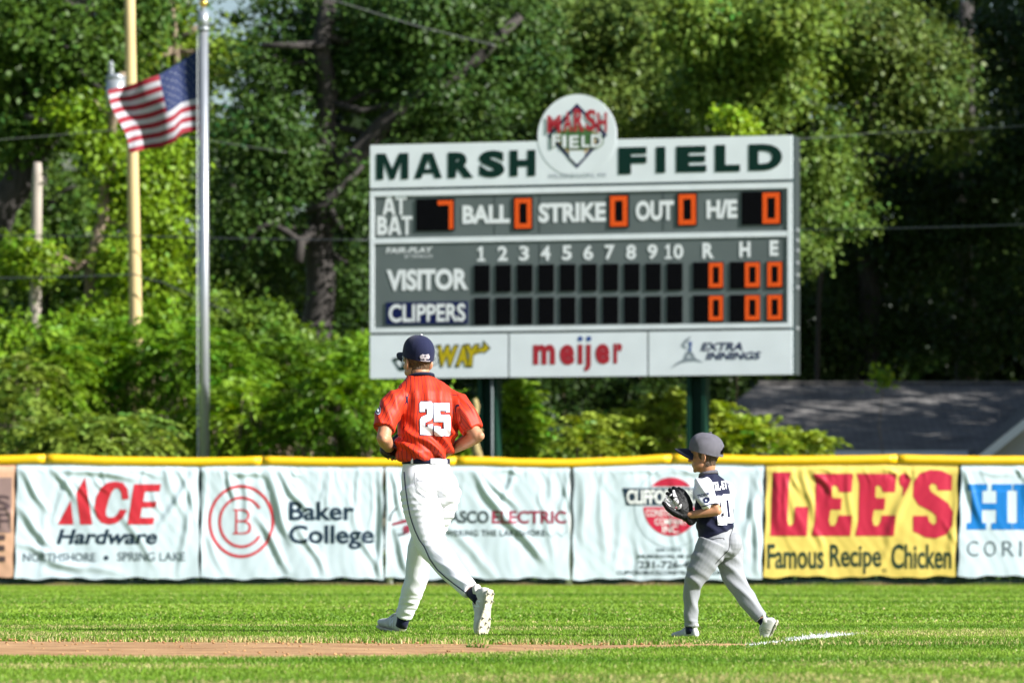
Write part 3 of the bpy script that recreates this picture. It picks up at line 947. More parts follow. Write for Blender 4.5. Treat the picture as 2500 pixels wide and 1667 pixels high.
b5.poly([ell(2159, 1392, 6, 6, 24), ell(2159, 1392, 5, 5, 24)], M['bn_green'], "lettering")
b5.text("R", (2156.5, 1389, 2161.5, 1395), M['bn_green'])

# blue letters, right edge
b6 = Banner("banner", "white banner with big sky blue slab letters at the right end of the fence", 2346, 2800, 2337, 2800, 1406, M['vinyl_white'], 29,
            [(2350, 1145, 2400, 1280, .05, .03), (2480, 1145, 2500, 1165, .03, .026), (2395, 1150, 2470, 1160, .04, .014), (2600, 1150, 2650, 1300, .06, .03)], nrand=10, amp=.7)
Hs = [(1855, 325), (2030, 325), (2030, 382), (1988, 382), (1988, 492), (2110, 492), (2110, 382), (2070, 382), (2070, 325), (2245, 325), (2245, 382), (2205, 382), (2205, 662), (2245, 662), (2245, 720), (2065, 720), (2065, 662), (2108, 662), (2108, 548), (1985, 548), (1985, 662), (2020, 662), (2020, 720), (1850, 720), (1850, 662), (1890, 662), (1890, 382), (1855, 382)]
Ns = [(2258, 325), (2380, 325), (2520, 540), (2520, 382), (2480, 382), (2480, 325), (2640, 325), (2640, 382), (2600, 382), (2600, 720), (2510, 720), (2360, 490), (2360, 662), (2400, 662), (2400, 720), (2252, 720), (2252, 662), (2290, 662), (2290, 382), (2258, 382)]
b6.poly([z5_(Hs), z5_(Ns)], M['bn_blue'], "lettering")
for ch_, bx in zip("COR", [(2360, 1320, 2388, 1357), (2402, 1320, 2431, 1357), (2446, 1320, 2476, 1357)]):
    b6.text(ch_, bx, M['bn_grey'], -0.005)
b6.poly([[(2488, 1320), (2494, 1320), (2494, 1357), (2488, 1357)]], M['bn_grey'], "lettering")
# ---------------------------------------------------------------- flagpole and flag
FPY = 83.6
fp = thing("flagpole", "tall silver metal flagpole with a small gold ball on top", "flagpole", P(500, 1340, FPY) - Vector((0, 0, CAMH)))
top, bot = P(496.5, 30, FPY), P(500.5, 1340, FPY)
bot.z = 0
mid = P(496.8, 66, FPY)
MB().tube([bot, bot.lerp(mid, .5), mid], [0.088, 0.082, 0.076], 20).build("pole", M['alu'], fp, smooth=True)
tr = MB().tube([P(496.8, 72, FPY), P(496.6, 28, FPY)], [0.092, 0.088], 18)
tr.tube([P(496.8, 75, FPY), P(496.8, 69, FPY)], 0.105, 18).build("truck", M['galv'], fp, smooth=True)
MB().tube([P(496.6, 30, FPY), P(496.6, 14, FPY)], 0.02, 10).build("spindle", M['galv'], fp, smooth=True)
MB().ball(P(496.5, 9, FPY), 0.075, 20).build("finial_ball", M['gold'], fp, smooth=True)
hl = MB()
o = Vector((-0.10, -0.03, 0))
hl.tube([P(497, 60, FPY) + o, P(497, 600, FPY) + o * 1.05, P(498, 1140, FPY) + o], 0.008, 6).build("halyard", M['white_ink'], fp)

TOPC = [(0, 487, 120), (.12, 463, 136), (.22, 437, 153), (.4, 388, 185), (.62, 335, 200), (.82, 296, 212), (1, 264, 224)]
BOTC = [(0, 487, 321), (.12, 463, 322), (.22, 443, 327), (.34, 428, 346), (.5, 396, 358), (.75, 352, 369), (1, 317, 371)]
def cint(tab, u):
    for (a, xa, ya), (b_, xb, yb) in zip(tab, tab[1:]):
        if u <= b_:
            t = (u - a) / (b_ - a); t = t * t * (3 - 2 * t) * .5 + t * .5
            return xa + (xb - xa) * t, ya + (yb - ya) * t
    return tab[-1][1:]
def flag_pt(u, v):
    (xa, ya), (xb, yb) = cint(TOPC, u), cint(BOTC, u)
    # the lower hoist hangs level before the cloth lifts
    px = xa + (xb - xa) * v + 10 * u * (1 - u) * math.sin(v * math.pi) * 1.5 - 6 * u * u * math.sin(v * math.pi * 2)
    lag = 0.10 * max(0, .45 - u) / .45 * math.sin(v * math.pi)
    py = ya + (yb - ya) * (v + lag * .6) + 3.5 * math.sin(u * 11 + v * 3) * u
    d = FPY - 0.02 + 0.13 * math.sin(u * 9.5 + v * 1.6) * min(1, u * 4) + 0.05 * math.sin(u * 19 - v * 5) * u
    return P(px, py, d)
NU, NV = 60, 52
vs = [flag_pt(i / NU, j / NV) for j in range(NV + 1) for i in range(NU + 1)]
fs, ms = [], []
for j in range(NV):
    for i in range(NU):
        a = j * (NU + 1) + i
        fs.append((a, a + 1, a + NU + 2, a + NU + 1))
        stripe = int((j + .5) / NV * 13)
        ms.append(2 if (i < NU * .4 and stripe < 7) else (0 if stripe % 2 == 0 else 1))
def cloth_mat(name, col, transl=0.25):
    m, nt, b = new_mat(name)
    b.inputs["Base Color"].default_value = tuple(col) + (1,)
    b.inputs["Roughness"].default_value = 0.75
    t = nt.nodes.new("ShaderNodeBsdfTranslucent"); t.inputs[0].default_value = tuple(col) + (1,)
    x = nt.nodes.new("ShaderNodeMixShader"); x.inputs[0].default_value = transl
    nt.links.new(b.outputs[0], x.inputs[1]); nt.links.new(t.outputs[0], x.inputs[2]); nt.links.new(x.outputs[0], nt.nodes["Material Output"].inputs[0])
    return m
fl = MB()
fl.v = [tuple(v) for v in vs]; fl.f = fs; fl.m = ms
root = thing("flag", "striped red and white flag with a blue starred corner, blowing left from the flagpole", "flag", flag_pt(0, 0))
fl.build("cloth", [cloth_mat("flag_red", (0.27, 0.006, 0.022)), cloth_mat("flag_white", (0.46, 0.46, 0.50)), cloth_mat("flag_blue", (0.008, 0.022, 0.10))], root, smooth=True)
for r in range(9):
    nst = 6 if r % 2 == 0 else 5
    for k in range(nst):
        u = (0.033 + 0.0667 * k + (0 if r % 2 == 0 else 0.0333))
        v = (r + 1) / 10 * 7 / 13
        c0 = flag_pt(u, v)
        ring = []
        for off in (-0.006, 0.006):
            for q in range(10):
                a = math.pi / 2 + q * math.pi / 5
                rr = 0.012 if q % 2 == 0 else 0.005
                p = flag_pt(min(.4, max(0, u + math.cos(a) * rr * 0.62)), max(0, v - math.sin(a) * rr))
                p.y += off
                ring.append(p)
        MB().add(ring, [tuple(range(10)), tuple(range(19, 9, -1))] + [(q, q + 10, (q + 1) % 10 + 10, (q + 1) % 10) for q in range(10)]).build("star", M['grey_ink'], root)

# ---------------------------------------------------------------- utility pole, old stump pole, wires
UPY = 90.0
M['pine'] = pmat("pine", (0.56, 0.42, 0.20), 0.7, 0.10, 3, bump=0.3, bscale=12, stretch=(3, 3, .25))
M['grey_wood'] = pmat("grey_wood", (0.36, 0.31, 0.26), 0.85, 0.2, 4, bump=0.5, bscale=14, stretch=(3, 3, .3))
b = P(331, 1340, UPY); b.z = 0
up = thing("utility_pole", "new tan wooden utility pole behind the flag, carrying a grey transformer", "utility pole", b)
MB().tube([b, P(331, 760, UPY), P(324, 400, UPY), P(318, 100, UPY), P(314, -260, UPY)], [.125, .117, .107, .1, .09], 18).build("pole", M['pine'], up, smooth=True)
tf = MB()
tc_ = P(283, 0, UPY - .02).x
z0, z1 = P(0, 262, UPY).z, P(0, 186, UPY).z
tf.tube([(tc_, UPY - .02, z0), (tc_, UPY - .02, z1 - .05)], 0.185, 20)
tf.tube([(tc_, UPY - .02, z1 - .05), (tc_, UPY - .02, z1 - .02)], [.2, .2], 20)
tf.tube([(tc_, UPY - .02, z1 - .02), (tc_, UPY - .02, z1 + .03)], [.18, .08], 20)
tfo = tf.build("transformer", M['galv'], up, smooth=True)
bu = MB()
bx_ = P(271, 0, UPY).x
zz = z1
for k in range(5):
    bu.tube([(bx_, UPY - .02, zz + .05 * k), (bx_, UPY - .02, zz + .05 * k + .03)], [.065, .05], 12)
bu.tube([(bx_, UPY - .02, zz), (bx_, UPY - .02, zz + .27)], .035, 10)
bu.build("bushing", M['galv'], tfo, smooth=True)
MB().box(((tc_ + P(318, 0, UPY).x) / 2, UPY, (z0 + z1) / 2), (.3, .06, .08)).build("bracket", M['galv'], up)

OPY = 92.0
b = P(86, 1340, OPY); b.z = 0
op = MB().tube([b, P(86, 780, OPY), P(88, 600, OPY), P(91, 430, OPY), P(91.5, 397, OPY)], [.115, .112, .105, .098, .07], 16).build("old_pole", M['grey_wood'], None, smooth=True)
tag(op, "short weathered grey pole with a broken top among the left shrubs", "pole")

M['wire'] = pmat("wire", (0.035, 0.04, 0.045), 0.5)
M['wire_light'] = pmat("wire_light", (0.12, 0.13, 0.12), 0.5)
def wire(name, label, pts, d, r, mat, sag=0.0):
    r *= .5
    ps = []
    for (xa, ya), (xb, yb) in zip(pts, pts[1:]):
        for i in range(12):
            t = i / 12
            ps.append(P(xa + (xb - xa) * t, ya + (yb - ya) * t + sag * 4 * t * (1 - t), d))
    ps.append(P(pts[-1][0], pts[-1][1], d))
    tag(MB().tube(ps, r, 6).build(name, mat, None, smooth=True), label, "wire", "overhead wires among the trees")
wire("wire", "pale wire slanting down to the right from the top of the oak", [(690, -40), (830, 6), (1010, 62), (1210, 112)], 93.0, 0.020, M['wire_light'])
wire("wire", "thin wire running right from the scoreboard's upper right corner", [(1900, 340), (2120, 326), (2560, 303)], 88.0, 0.016, M['wire_light'], 3)
wire("wire", "thin wire running right at the height of the scoreboard's middle bar", [(1900, 561), (2560, 546)], 88.0, 0.022, M['wire_light'], 3)
wire("wire", "upper of two dark wires crossing the tan utility pole", [(-60, 573), (331, 576), (900, 586)], 89.7, 0.018, M['wire'], 2)
wire("wire", "lower of two dark wires crossing the tan utility pole, sloping down right of it", [(-60, 679), (331, 670), (400, 690), (560, 762)], 89.7, 0.024, M['wire'], 2)
wire("wire", "faint wire behind the flag's foot at the upper left", [(-60, 345), (331, 312), (700, 372)], 89.8, 0.012, M['wire_light'], 2)

# ---------------------------------------------------------------- house behind the fence at the right
def shingle_mat():
    m, nt, b = new_mat("shingles")
    N, L = nt.nodes, nt.links
    tc = N.new("ShaderNodeTexCoord")
    br = N.new("ShaderNodeTexBrick")
    br.inputs["Scale"].default_value = 1.0
    br.inputs["Brick Width"].default_value = 0.32; br.inputs["Row Height"].default_value = 0.14
    br.inputs["Mortar Size"].default_value = 0.008
    br.inputs["Color1"].default_value = (0.155, 0.145, 0.138, 1); br.inputs["Color2"].default_value = (0.26, 0.245, 0.23, 1); br.inputs["Mortar"].default_value = (0.05, 0.05, 0.055, 1)
    L.new(tc.outputs["Object"], br.inputs[0])
    n = N.new("ShaderNodeTexNoise"); n.inputs["Scale"].default_value = 1.3; n.inputs["Detail"].default_value = 6
    L.new(tc.outputs["Object"], n.inputs[0])
    mx = N.new("ShaderNodeMix"); mx.data_type = 'RGBA'; mx.blend_type = 'MULTIPLY'; mx.inputs[0].default_value = 0.5
    L.new(br.outputs[0], mx.inputs[6]); L.new(n.outputs[0], mx.inputs[7])
    L.new(mx.outputs[2], b.inputs["Base Color"])
    b.inputs["Roughness"].default_value = 0.9
    return m
M['shingles'] = shingle_mat()
M['siding'] = pmat("siding", (0.42, 0.43, 0.43), 0.7, 0.05, 3)
M['trim_white'] = pmat("trim_white", (0.70, 0.74, 0.78), 0.5, 0.04, 3)
HY = 96.0
def hp(px, py, d): return P(px, py, d)
hz_e, hz_r = P(0, 1098, HY).z, P(0, 936, HY + 5).z
hx0, hx1 = P(1688, 0, HY).x, P(3300, 0, HY).x
house = thing("house", "low house with a mottled grey shingle roof and white gable trim behind the fence", "house", ((hx0 + hx1) / 2, HY, 0))
rx0 = P(1852, 0, HY + 5).x
rf = MB()
ov = 0.35
A0, A1 = Vector((hx0 - ov, HY - ov, hz_e)), Vector((hx1 + ov, HY - ov, hz_e))
Rl, Rr = Vector((rx0, HY + 5, hz_r)), Vector((hx1 - 1.2, HY + 5, hz_r))
Bk0, Bk1 = Vector((hx0 - ov, HY + 10 + ov, hz_e)), Vector((hx1 + ov, HY + 10 + ov, hz_e))
dn = Vector((0, 0, -.16))
rf.add([A0, A1, Rr, Rl, Bk0, Bk1, A0 + dn, A1 + dn, Bk0 + dn, Bk1 + dn],
       [(0, 1, 2, 3), (3, 2, 5, 4), (4, 0, 3), (1, 5, 2), (0, 6, 7, 1), (0, 4, 8, 6), (1, 7, 9, 5), (4, 5, 9, 8), (6, 8, 9, 7)])
# roof mesh is laid in roof-aligned coordinates for the shingle courses
rfo = rf.build("roof", M['shingles'], house)
MB().box(((rx0 + hx1 - 1.2) / 2, HY + 5, hz_r + .02), (hx1 - 1.2 - rx0, .25, .05)).build("ridge_cap", M['shingles'], rfo)
MB().box(((hx0 + hx1) / 2, HY + 5, (hz_e - .18) / 2), (hx1 - hx0, 10, hz_e - .18)).build("wall", M['siding'], house)
# projecting gable
gy = HY - 2.2
gz = P(0, 1012, gy).z; gz_e = P(0, 1112, gy).z
slope = (P(2500, 1000, gy) - P(2378, 1098, gy)); slope.y = 0
gxl = P(2385, 0, gy).x; gxm = gxl + (P(0, 870, gy).z - gz_e) * slope.x / slope.z
gxr = 2 * gxm - gxl; gzt = P(0, 870, gy).z
MB().add([(gxl + .35, gy + .3, 0), (gxr - .35, gy + .3, 0), (gxr - .35, gy + .3, gz_e + .2), (gxm, gy + .3, gzt - .08), (gxl + .35, gy + .3, gz_e + .2), (gxl + .35, HY + 1, 0), (gxr - .35, HY + 1, 0), (gxr - .35, HY + 1, gz_e + .2), (gxm, HY + 1, gzt - .08), (gxl + .35, HY + 1, gz_e + .2)],
         [(0, 1, 2, 3, 4), (5, 9, 8, 7, 6), (0, 4, 9, 5), (1, 6, 7, 2)]).build("gable_wall", M['siding'], house)
gr = MB()
for sx in (1, -1):
    e = gxl if sx > 0 else gxr
    v = [Vector((e, gy, gz_e)), Vector((gxm, gy, gzt)), Vector((gxm, HY + 4.5, gzt)), Vector((e, HY + 1.5, gz_e))]
    gr.add(v + [p + Vector((0, 0, -.1)) for p in v], [(0, 1, 2, 3), (7, 6, 5, 4), (0, 4, 5, 1), (2, 6, 7, 3), (0, 3, 7, 4)])
gr.build("gable_roof", M['shingles'], house)
bg = MB()
for sx in (1, -1):
    e = gxl if sx > 0 else gxr
    a, c = Vector((e - .05 * sx, gy - .03, gz_e - .06)), Vector((gxm, gy - .03, gzt - .03))
    h_ = Vector((0, 0, -.2))
    bg.add([a, c, c + h_, a + h_, a + Vector((0, .04, 0)), c + Vector((0, .04, 0)), c + h_ + Vector((0, .04, 0)), a + h_ + Vector((0, .04, 0))], [(0, 1, 2, 3), (4, 7, 6, 5), (0, 4, 5, 1), (3, 2, 6, 7), (0, 3, 7, 4)])
bg.build("bargeboard", M['trim_white'], house)
MB().box(((hx0 + gxl) / 2, HY - ov - .03, hz_e - .1), (gxl - hx0, .05, .16)).build("fascia", M['trim_white'], house)

# a second roof showing low between the shrubs, left of the right-hand post
shy = 93.0
x0_, x1_ = P(1312, 0, shy).x, P(1432, 0, shy).x
zt_, zb_ = P(0, 1036, shy).z, P(0, 1100, shy).z
sh = thing("shed", "small shed with a dark blue grey roof low between the shrubs under the scoreboard", "shed", ((x0_ + x1_) / 2, shy, 0))
MB().box(((x0_ + x1_) / 2, shy + 1, (zb_ - .04) / 2), (x1_ - x0_, 1.8, zb_ - .04)).build("wall", M['siding'], sh)
MB().add([(x0_ - .2, shy - .1, zb_), (x1_ + .3, shy - .1, zb_), (x1_ + .1, shy + 1, zt_), (x0_ + .25, shy + 1, zt_), (x0_ - .2, shy + 2.1, zb_), (x1_ + .3, shy + 2.1, zb_)], [(0, 1, 2, 3), (3, 2, 5, 4), (0, 3, 4), (1, 5, 2), (0, 4, 5, 1)]).build("roof", pmat("slate_roof", (0.10, 0.12, 0.15), 0.8, 0.15, 4), sh)

# pale knobbly dead trunk beside the left scoreboard post
dp = MB()
b = P(1162, 1340, 81.5); b.z = 0
pts = [b] + [P(x, y, 79.0) for x, y in ((1168, 1120), (1158, 1080), (1166, 1050), (1154, 1030), (1160, 1010), (1162, 990), (1160, 978))]
dp.tube(pts, [.10, .085, .07, .08, .045, .05, .06, .04], 12, round_ends=True)
tag(dp.build("dead_trunk", pmat("pale_bark", (0.36, 0.28, 0.12), 0.9, 0.4, 5, bump=0.6, bscale=20), None, smooth=True), "pale yellowish knobbly dead trunk beside the left scoreboard post", "dead trunk")
# ---------------------------------------------------------------- people: tools
def fuse(mb, voxel=0.006, it=6, fac=0.5):
    """Close the overlapping shells into one continuous skin."""
    me = mb.mesh("tmp")
    bm = bmesh.new(); bm.from_mesh(me)
    bmesh.ops.recalc_face_normals(bm, faces=bm.faces[:])
    bm.to_mesh(me); bm.free()
    o = D.objects.new("tmp", me)
    SC.collection.objects.link(o)
    md = o.modifiers.new("r", 'REMESH'); md.mode = 'VOXEL'; md.voxel_size = voxel; md.use_smooth_shade = True
    if it:
        s = o.modifiers.new("s", 'SMOOTH'); s.factor = fac; s.iterations = it
    out = D.meshes.new_from_object(o.evaluated_get(C.evaluated_depsgraph_get()))
    D.objects.remove(o); D.meshes.remove(me)
    out.polygons.foreach_set("use_smooth", [True] * len(out.polygons))
    return out

def coords(me):
    a = np.empty(len(me.vertices) * 3, np.float32); me.vertices.foreach_get("co", a)
    return a.reshape(-1, 3)
def normals(me):
    a = np.empty(len(me.vertices) * 3, np.float32); me.vertices.foreach_get("normal", a)
    return a.reshape(-1, 3)
def push(me, amt):
    a = coords(me); n = normals(me)
    a = a + n * np.asarray(amt, np.float32)[:, None]
    me.vertices.foreach_set("co", a.reshape(-1)); me.update()
def np_noise(a, sc, seed):
    return np.array([noise.noise((p[0] * sc + seed, p[1] * sc, p[2] * sc)) for p in a])
def fold_wave(a, k, warp, seed, sharp=1.6):
    """Cloth ridges: rounded crests and narrow valleys across direction k (radians per metre)."""
    ph = a @ np.asarray(k, np.float32) + warp * np_noise(a, 5.0, seed)
    return (0.5 + 0.5 * np.sin(ph)) ** sharp - 0.4

def bvh_of(me):
    return BVHTree.FromPolygons([v.co.copy() for v in me.vertices], [tuple(p.vertices) for p in me.polygons])
CAMP = Vector((0, 0, CAMH))
def cast(bvh, px, py):
    d = P(px, py, 10.0) - CAMP
    d.normalize()
    return bvh.ray_cast(CAMP, d)
def decal(name, shape, bvh, mat, parent, lift=0.003, step=3.0):
    """Lay flat lettering, given in photo pixels (x, -y), onto a body surface and keep it just above it."""
    vs, fs = grid_cut(shape[0], shape[1], step, step)
    fs = face_front(vs, fs)
    out, ok = [], []
    for x, ny in vs:
        h, n, i, dd = cast(bvh, x, -ny)
        ok.append(h is not None)
        if h is not None and n.dot(h - CAMP) > 0: n = -n
        out.append(h + n * lift if h is not None else Vector((0, 0, 0)))
    fs = [f for f in fs if all(ok[i] for i in f) and max((out[i] - out[f[0]]).length for i in f) < 0.06]
    if not fs: return None
    used = sorted({i for f in fs for i in f}); mp = {k: q for q, k in enumerate(used)}
    return MB().add([out[i] for i in used], [tuple(mp[i] for i in f) for f in fs]).build(name, mat, parent, smooth=True)
def pxpoly(loops, grow=0.0): return poly2d([[(x, -y) for x, y in lp] for lp in loops], grow)
def pxtext(body, box, bold=0.0, shear=0.0, rot=0.0, space=1.0):
    x0, y0, x1, y1 = box
    vs, fs = text2d(body, (x0, -y1, x1, -y0), bold, shear, space)
    if rot:
        cx, cy = (x0 + x1) / 2, -(y0 + y1) / 2
        c, s = math.cos(rot), math.sin(rot)
        vs = [(cx + (x - cx) * c - (z - cy) * s, cy + (x - cx) * s + (z - cy) * c) for x, z in vs]
    return vs, fs
def ribbon(name, pts, wpx, bvh, mat, parent, lift=0.003, sub=6):
    q = []
    for (xa, ya), (xb, yb) in zip(pts, pts[1:]):
        for k in range(sub):
            q.append((xa + (xb - xa) * k / sub, ya + (yb - ya) * k / sub))
    q.append(pts[-1])
    vs, fs = [], []
    for i, (x, y) in enumerate(q):
        (xa, ya), (xb, yb) = q[max(0, i - 1)], q[min(len(q) - 1, i + 1)]
        L = math.hypot(xb - xa, yb - ya) or 1
        nx, ny = -(yb - ya) / L * wpx / 2, (xb - xa) / L * wpx / 2
        pr = []
        for sg in (-1, 1):
            h, n, _, _ = cast(bvh, x + nx * sg, y + ny * sg)
            if h is None: pr = None; break
            if n.dot(h - CAMP) > 0: n = -n
            pr.append(h + n * lift)
        vs.append(pr)
    out, fl_ = [], []
    for i in range(len(vs) - 1):
        if vs[i] and vs[i + 1] and (vs[i][0] - vs[i + 1][0]).length < .08:
            b_ = len(out)
            out += [vs[i][0], vs[i][1], vs[i + 1][1], vs[i + 1][0]]
            fl_.append((b_, b_ + 1, b_ + 2, b_ + 3))
    if fl_:
        MB().add(out, fl_).build(name, mat, parent, smooth=True)

def frame(fwd, up):
    f = Vector(fwd).normalized(); u = Vector(up); u = (u - f * u.dot(f)).normalized()
    r = f.cross(u)
    return r, f, u
class Loc:
    """A local frame: x right, y forward, z up, in metres times scale."""
    def __init__(s, o, fwd, up, sc=1.0):
        s.o = Vector(o); s.r, s.f, s.u = frame(fwd, up); s.sc = sc
    def __call__(s, x, y, z): return s.o + (s.r * x + s.f * y + s.u * z) * s.sc
    def rot(s): return Matrix((s.r, s.f, s.u)).transposed()

def head(mb, L, s):
    R = L.rot()
    mb.ball(L(0, 0, .045), Vector((.076, .096, .088)) * s, 24, rot=R)             # cranium
    mb.ball(L(0, .030, -.005), Vector((.064, .062, .078)) * s, 20, rot=R)         # face
    mb.ball(L(0, .046, -.062), Vector((.044, .040, .032)) * s, 16, rot=R)         # jaw and chin
    mb.ball(L(0, .072, -.082), Vector((.020, .014, .014)) * s, 12, rot=R)
    for sx in (-1, 1):
        mb.ball(L(.042 * sx, .030, -.045), Vector((.022, .045, .028)) * s, 12, rot=R)   # jaw angle
        mb.ball(L(.036 * sx, .066, -.010), Vector((.022, .018, .018)) * s, 12, rot=R)   # cheek bone
        mb.ball(L(.030 * sx, .080, .028), Vector((.024, .010, .008)) * s, 10, rot=R)    # brow
        # ear: tilted dish with a rim
        e = Loc(L(.079 * sx, -.006, -.002), L.f + L.r * (-.35 * sx), L.u, s)
        mb.ball(e(0, 0, 0), Vector((.008, .016, .030)) * s, 12, rot=e.rot())
        rim = [e(.006 * sx, .014 * math.cos(t) - .004, .027 * math.sin(t) + .002) for t in [math.radians(a) for a in range(40, 300, 26)]]
        mb.tube(rim, .0055 * s, 8, round_ends=True)
        mb.ball(e(0, .004, -.028), Vector((.007, .009, .010)) * s, 8, rot=e.rot())
    mb.tube([L(0, .088, .022), L(0, .104, -.004), L(0, .108, -.016)], [.008 * s, .0105 * s, .011 * s], 10, round_ends=True)  # nose
    for sx in (-1, 1): mb.ball(L(.010 * sx, .098, -.018), .0085 * s, 8)
    mb.tube([L(-.020, .080, -.043), L(0, .089, -.041), L(.020, .080, -.043)], .0062 * s, 8, round_ends=True)  # lips
    mb.tube([L(-.016, .079, -.053), L(0, .087, -.053), L(.016, .079, -.053)], .0065 * s, 8, round_ends=True)

def hand(mb, w, d, palm, thumb_side, s, curl=0.9):
    """palm plus five bent fingers: w wrist, d direction, palm normal, thumb_side = +1/-1 along d x palm"""
    L = Loc(w, d, -Vector(palm), s)       # z up = back of the hand
    mb.tube([L(0, -.015, 0), L(0, .02, 0), L(.002 * thumb_side, .06, 0), L(0, .092, 0)], [(.024 * s, .017 * s), (.031 * s, .016 * s), (.041 * s, .015 * s), (.038 * s, .012 * s)], 14, round_ends=True, hint=L.r)
    for k, (x, ln, r) in enumerate(((.030, .072, .0088), (.010, .082, .0092), (-.010, .076, .0088), (-.029, .060, .0078))):
        x *= thumb_side
        pts = [L(x, .085, 0)]
        a = .25 * curl
        y, z = .085, 0.0
        for seg, f in ((.46, 1.0), (.31, 1.15), (.23, .8)):
            y += math.cos(a) * ln * seg; z -= math.sin(a) * ln * seg
            pts.append(L(x * (1 + .1 * seg), y, z)); a += .75 * curl * f
        mb.tube(pts, [r * s, r * s * .96, r * s * .88, r * s * .76], 10, round_ends=True)
    t = thumb_side
    mb.tube([L(.026 * t, .022, -.004), L(.050 * t, .048, -.014), L(.056 * t, .074, -.022), L(.050 * t, .094, -.030)], [.0135 * s, .0115 * s, .0098 * s, .008 * s], 10, round_ends=True)

def shoe(name, parent, L, mats, logo_side=-1, laces_out=False, sock=None):
    """L: frame at the heel's ground point, y towards the toe"""
    prof = [(0.002, .022, .018, .050), (.018, .031, .002, .082), (.045, .035, 0, .098), (.085, .037, 0, .100), (.125, .039, 0, .086), (.165, .044, 0, .070), (.205, .049, 0, .058), (.245, .047, 0, .050), (.275, .036, .004, .042), (.292, .017, .010, .030)]
    mb = MB()
    n = 24
    vs, fs = [], []
    for (y, w, z0, z1) in prof:
        for k in range(n):
            a = 2 * math.pi * k / n
            ca, sa = math.cos(a), math.sin(a)
            x = math.copysign(abs(ca) ** .75, ca) * w
            zz = (z0 + z1) / 2 + math.copysign(abs(sa) ** .8, sa) * (z1 - z0) / 2
            x *= 1 - .38 * max(0, (zz - .03) / .075) ** 1.2 * (1 if y < .15 else .7)
            vs.append(L(x + .004 * (y > .12), y, zz + .012))
    for i in range(len(prof) - 1):
        for k in range(n):
            fs.append((i * n + k, (i + 1) * n + k, (i + 1) * n + (k + 1) % n, i * n + (k + 1) % n))
    fs.append(tuple(range(n))); fs.append(tuple((len(prof) - 1) * n + k for k in range(n - 1, -1, -1)))
    mb.add(vs, fs)
    mb.tube([L(0, .030, .095), L(0, .040, .118)], [(.030 * L.sc, .040 * L.sc), (.033 * L.sc, .043 * L.sc)], 16, hint=L.r)   # padded collar
    mb.tube([L(0, .095, .112), L(0, .120, .104), L(0, .170, .078)], [(.020 * L.sc, .008 * L.sc), (.022 * L.sc, .010 * L.sc), (.016 * L.sc, .008 * L.sc)], 10, hint=L.r)   # tongue
    me = fuse(mb, .005 * L.sc, 3)
    so = obj(name, me, mats['upper'], parent)
    # sole plate with a waist and studs
    sp = MB()
    out = [(0, .000), (.024, .006), (.034, .030), (.033, .075), (.030, .115), (.038, .160), (.050, .205), (.047, .250), (.032, .283), (0, .298)]
    loop = out + [(-x * .92, y) for x, y in reversed(out[1:-1])]
    m = len(loop)
    sp.add([L(x, y, .014) for x, y in loop] + [L(x * 1.02, y * 1.005, .006) for x, y in loop] + [L(x * .94, y * .985 + .002, .0) for x, y in loop],
           [tuple(range(m))] + [tuple(range(3 * m - 1, 2 * m - 1, -1))] + [(r * m + i, (r + 1) * m + i, (r + 1) * m + (i + 1) % m, r * m + (i + 1) % m) for r in range(2) for i in range(m)])
    spo = sp.build("sole", mats['sole'], so)
    for x, y in ((.020, .025), (-.020, .025), (.022, .070), (-.022, .070), (.030, .175), (-.028, .170), (.034, .225), (-.030, .222), (.004, .200), (.012, .268), (-.014, .264)):
        MB().tube([L(x, y, .002), L(x, y, -.012)], [.0075 * L.sc, .0045 * L.sc], 8).build("stud", mats['stud'], spo, smooth=True)
    lc = MB()
    for k in range(5):
        y = .112 + k * .016; z = .108 - k * .0085
        lc.tube([L(-.022, y, z - .012), L(0, y + .006, z + .004), L(.022, y, z - .012)], .0028 * L.sc, 6)
    if laces_out:
        for sx in (-1, 1):
            lc.tube([L(0, .11, .115), L(.012 * sx, .13, .135), L(.03 * sx, .15, .13), L(.035 * sx, .17, .115)], .0022 * L.sc, 6)
    lc.build("laces", mats['lace'], so, smooth=True)
    # letter on the outer flank
    bv = bvh_of(me)
    vs, fs = text2d("N", (0.075, 0.022, 0.125, 0.070), 0.04, -.2 * logo_side)
    vs, fs = grid_cut(vs, fs, .012, .012)
    pts, good = [], True
    org = wl(so)
    for y, z in vs:
        src = L(logo_side * .2, y, z + .012) - org
        h, nn, _, _ = bv.ray_cast(src, L.r * (-logo_side))
        if h is None: good = False; break
        pts.append(h + org + L.r * logo_side * .0025 * L.sc)
    if good:
        MB().add(pts, fs).build("letter", mats['letter'], so, smooth=True)
    return so

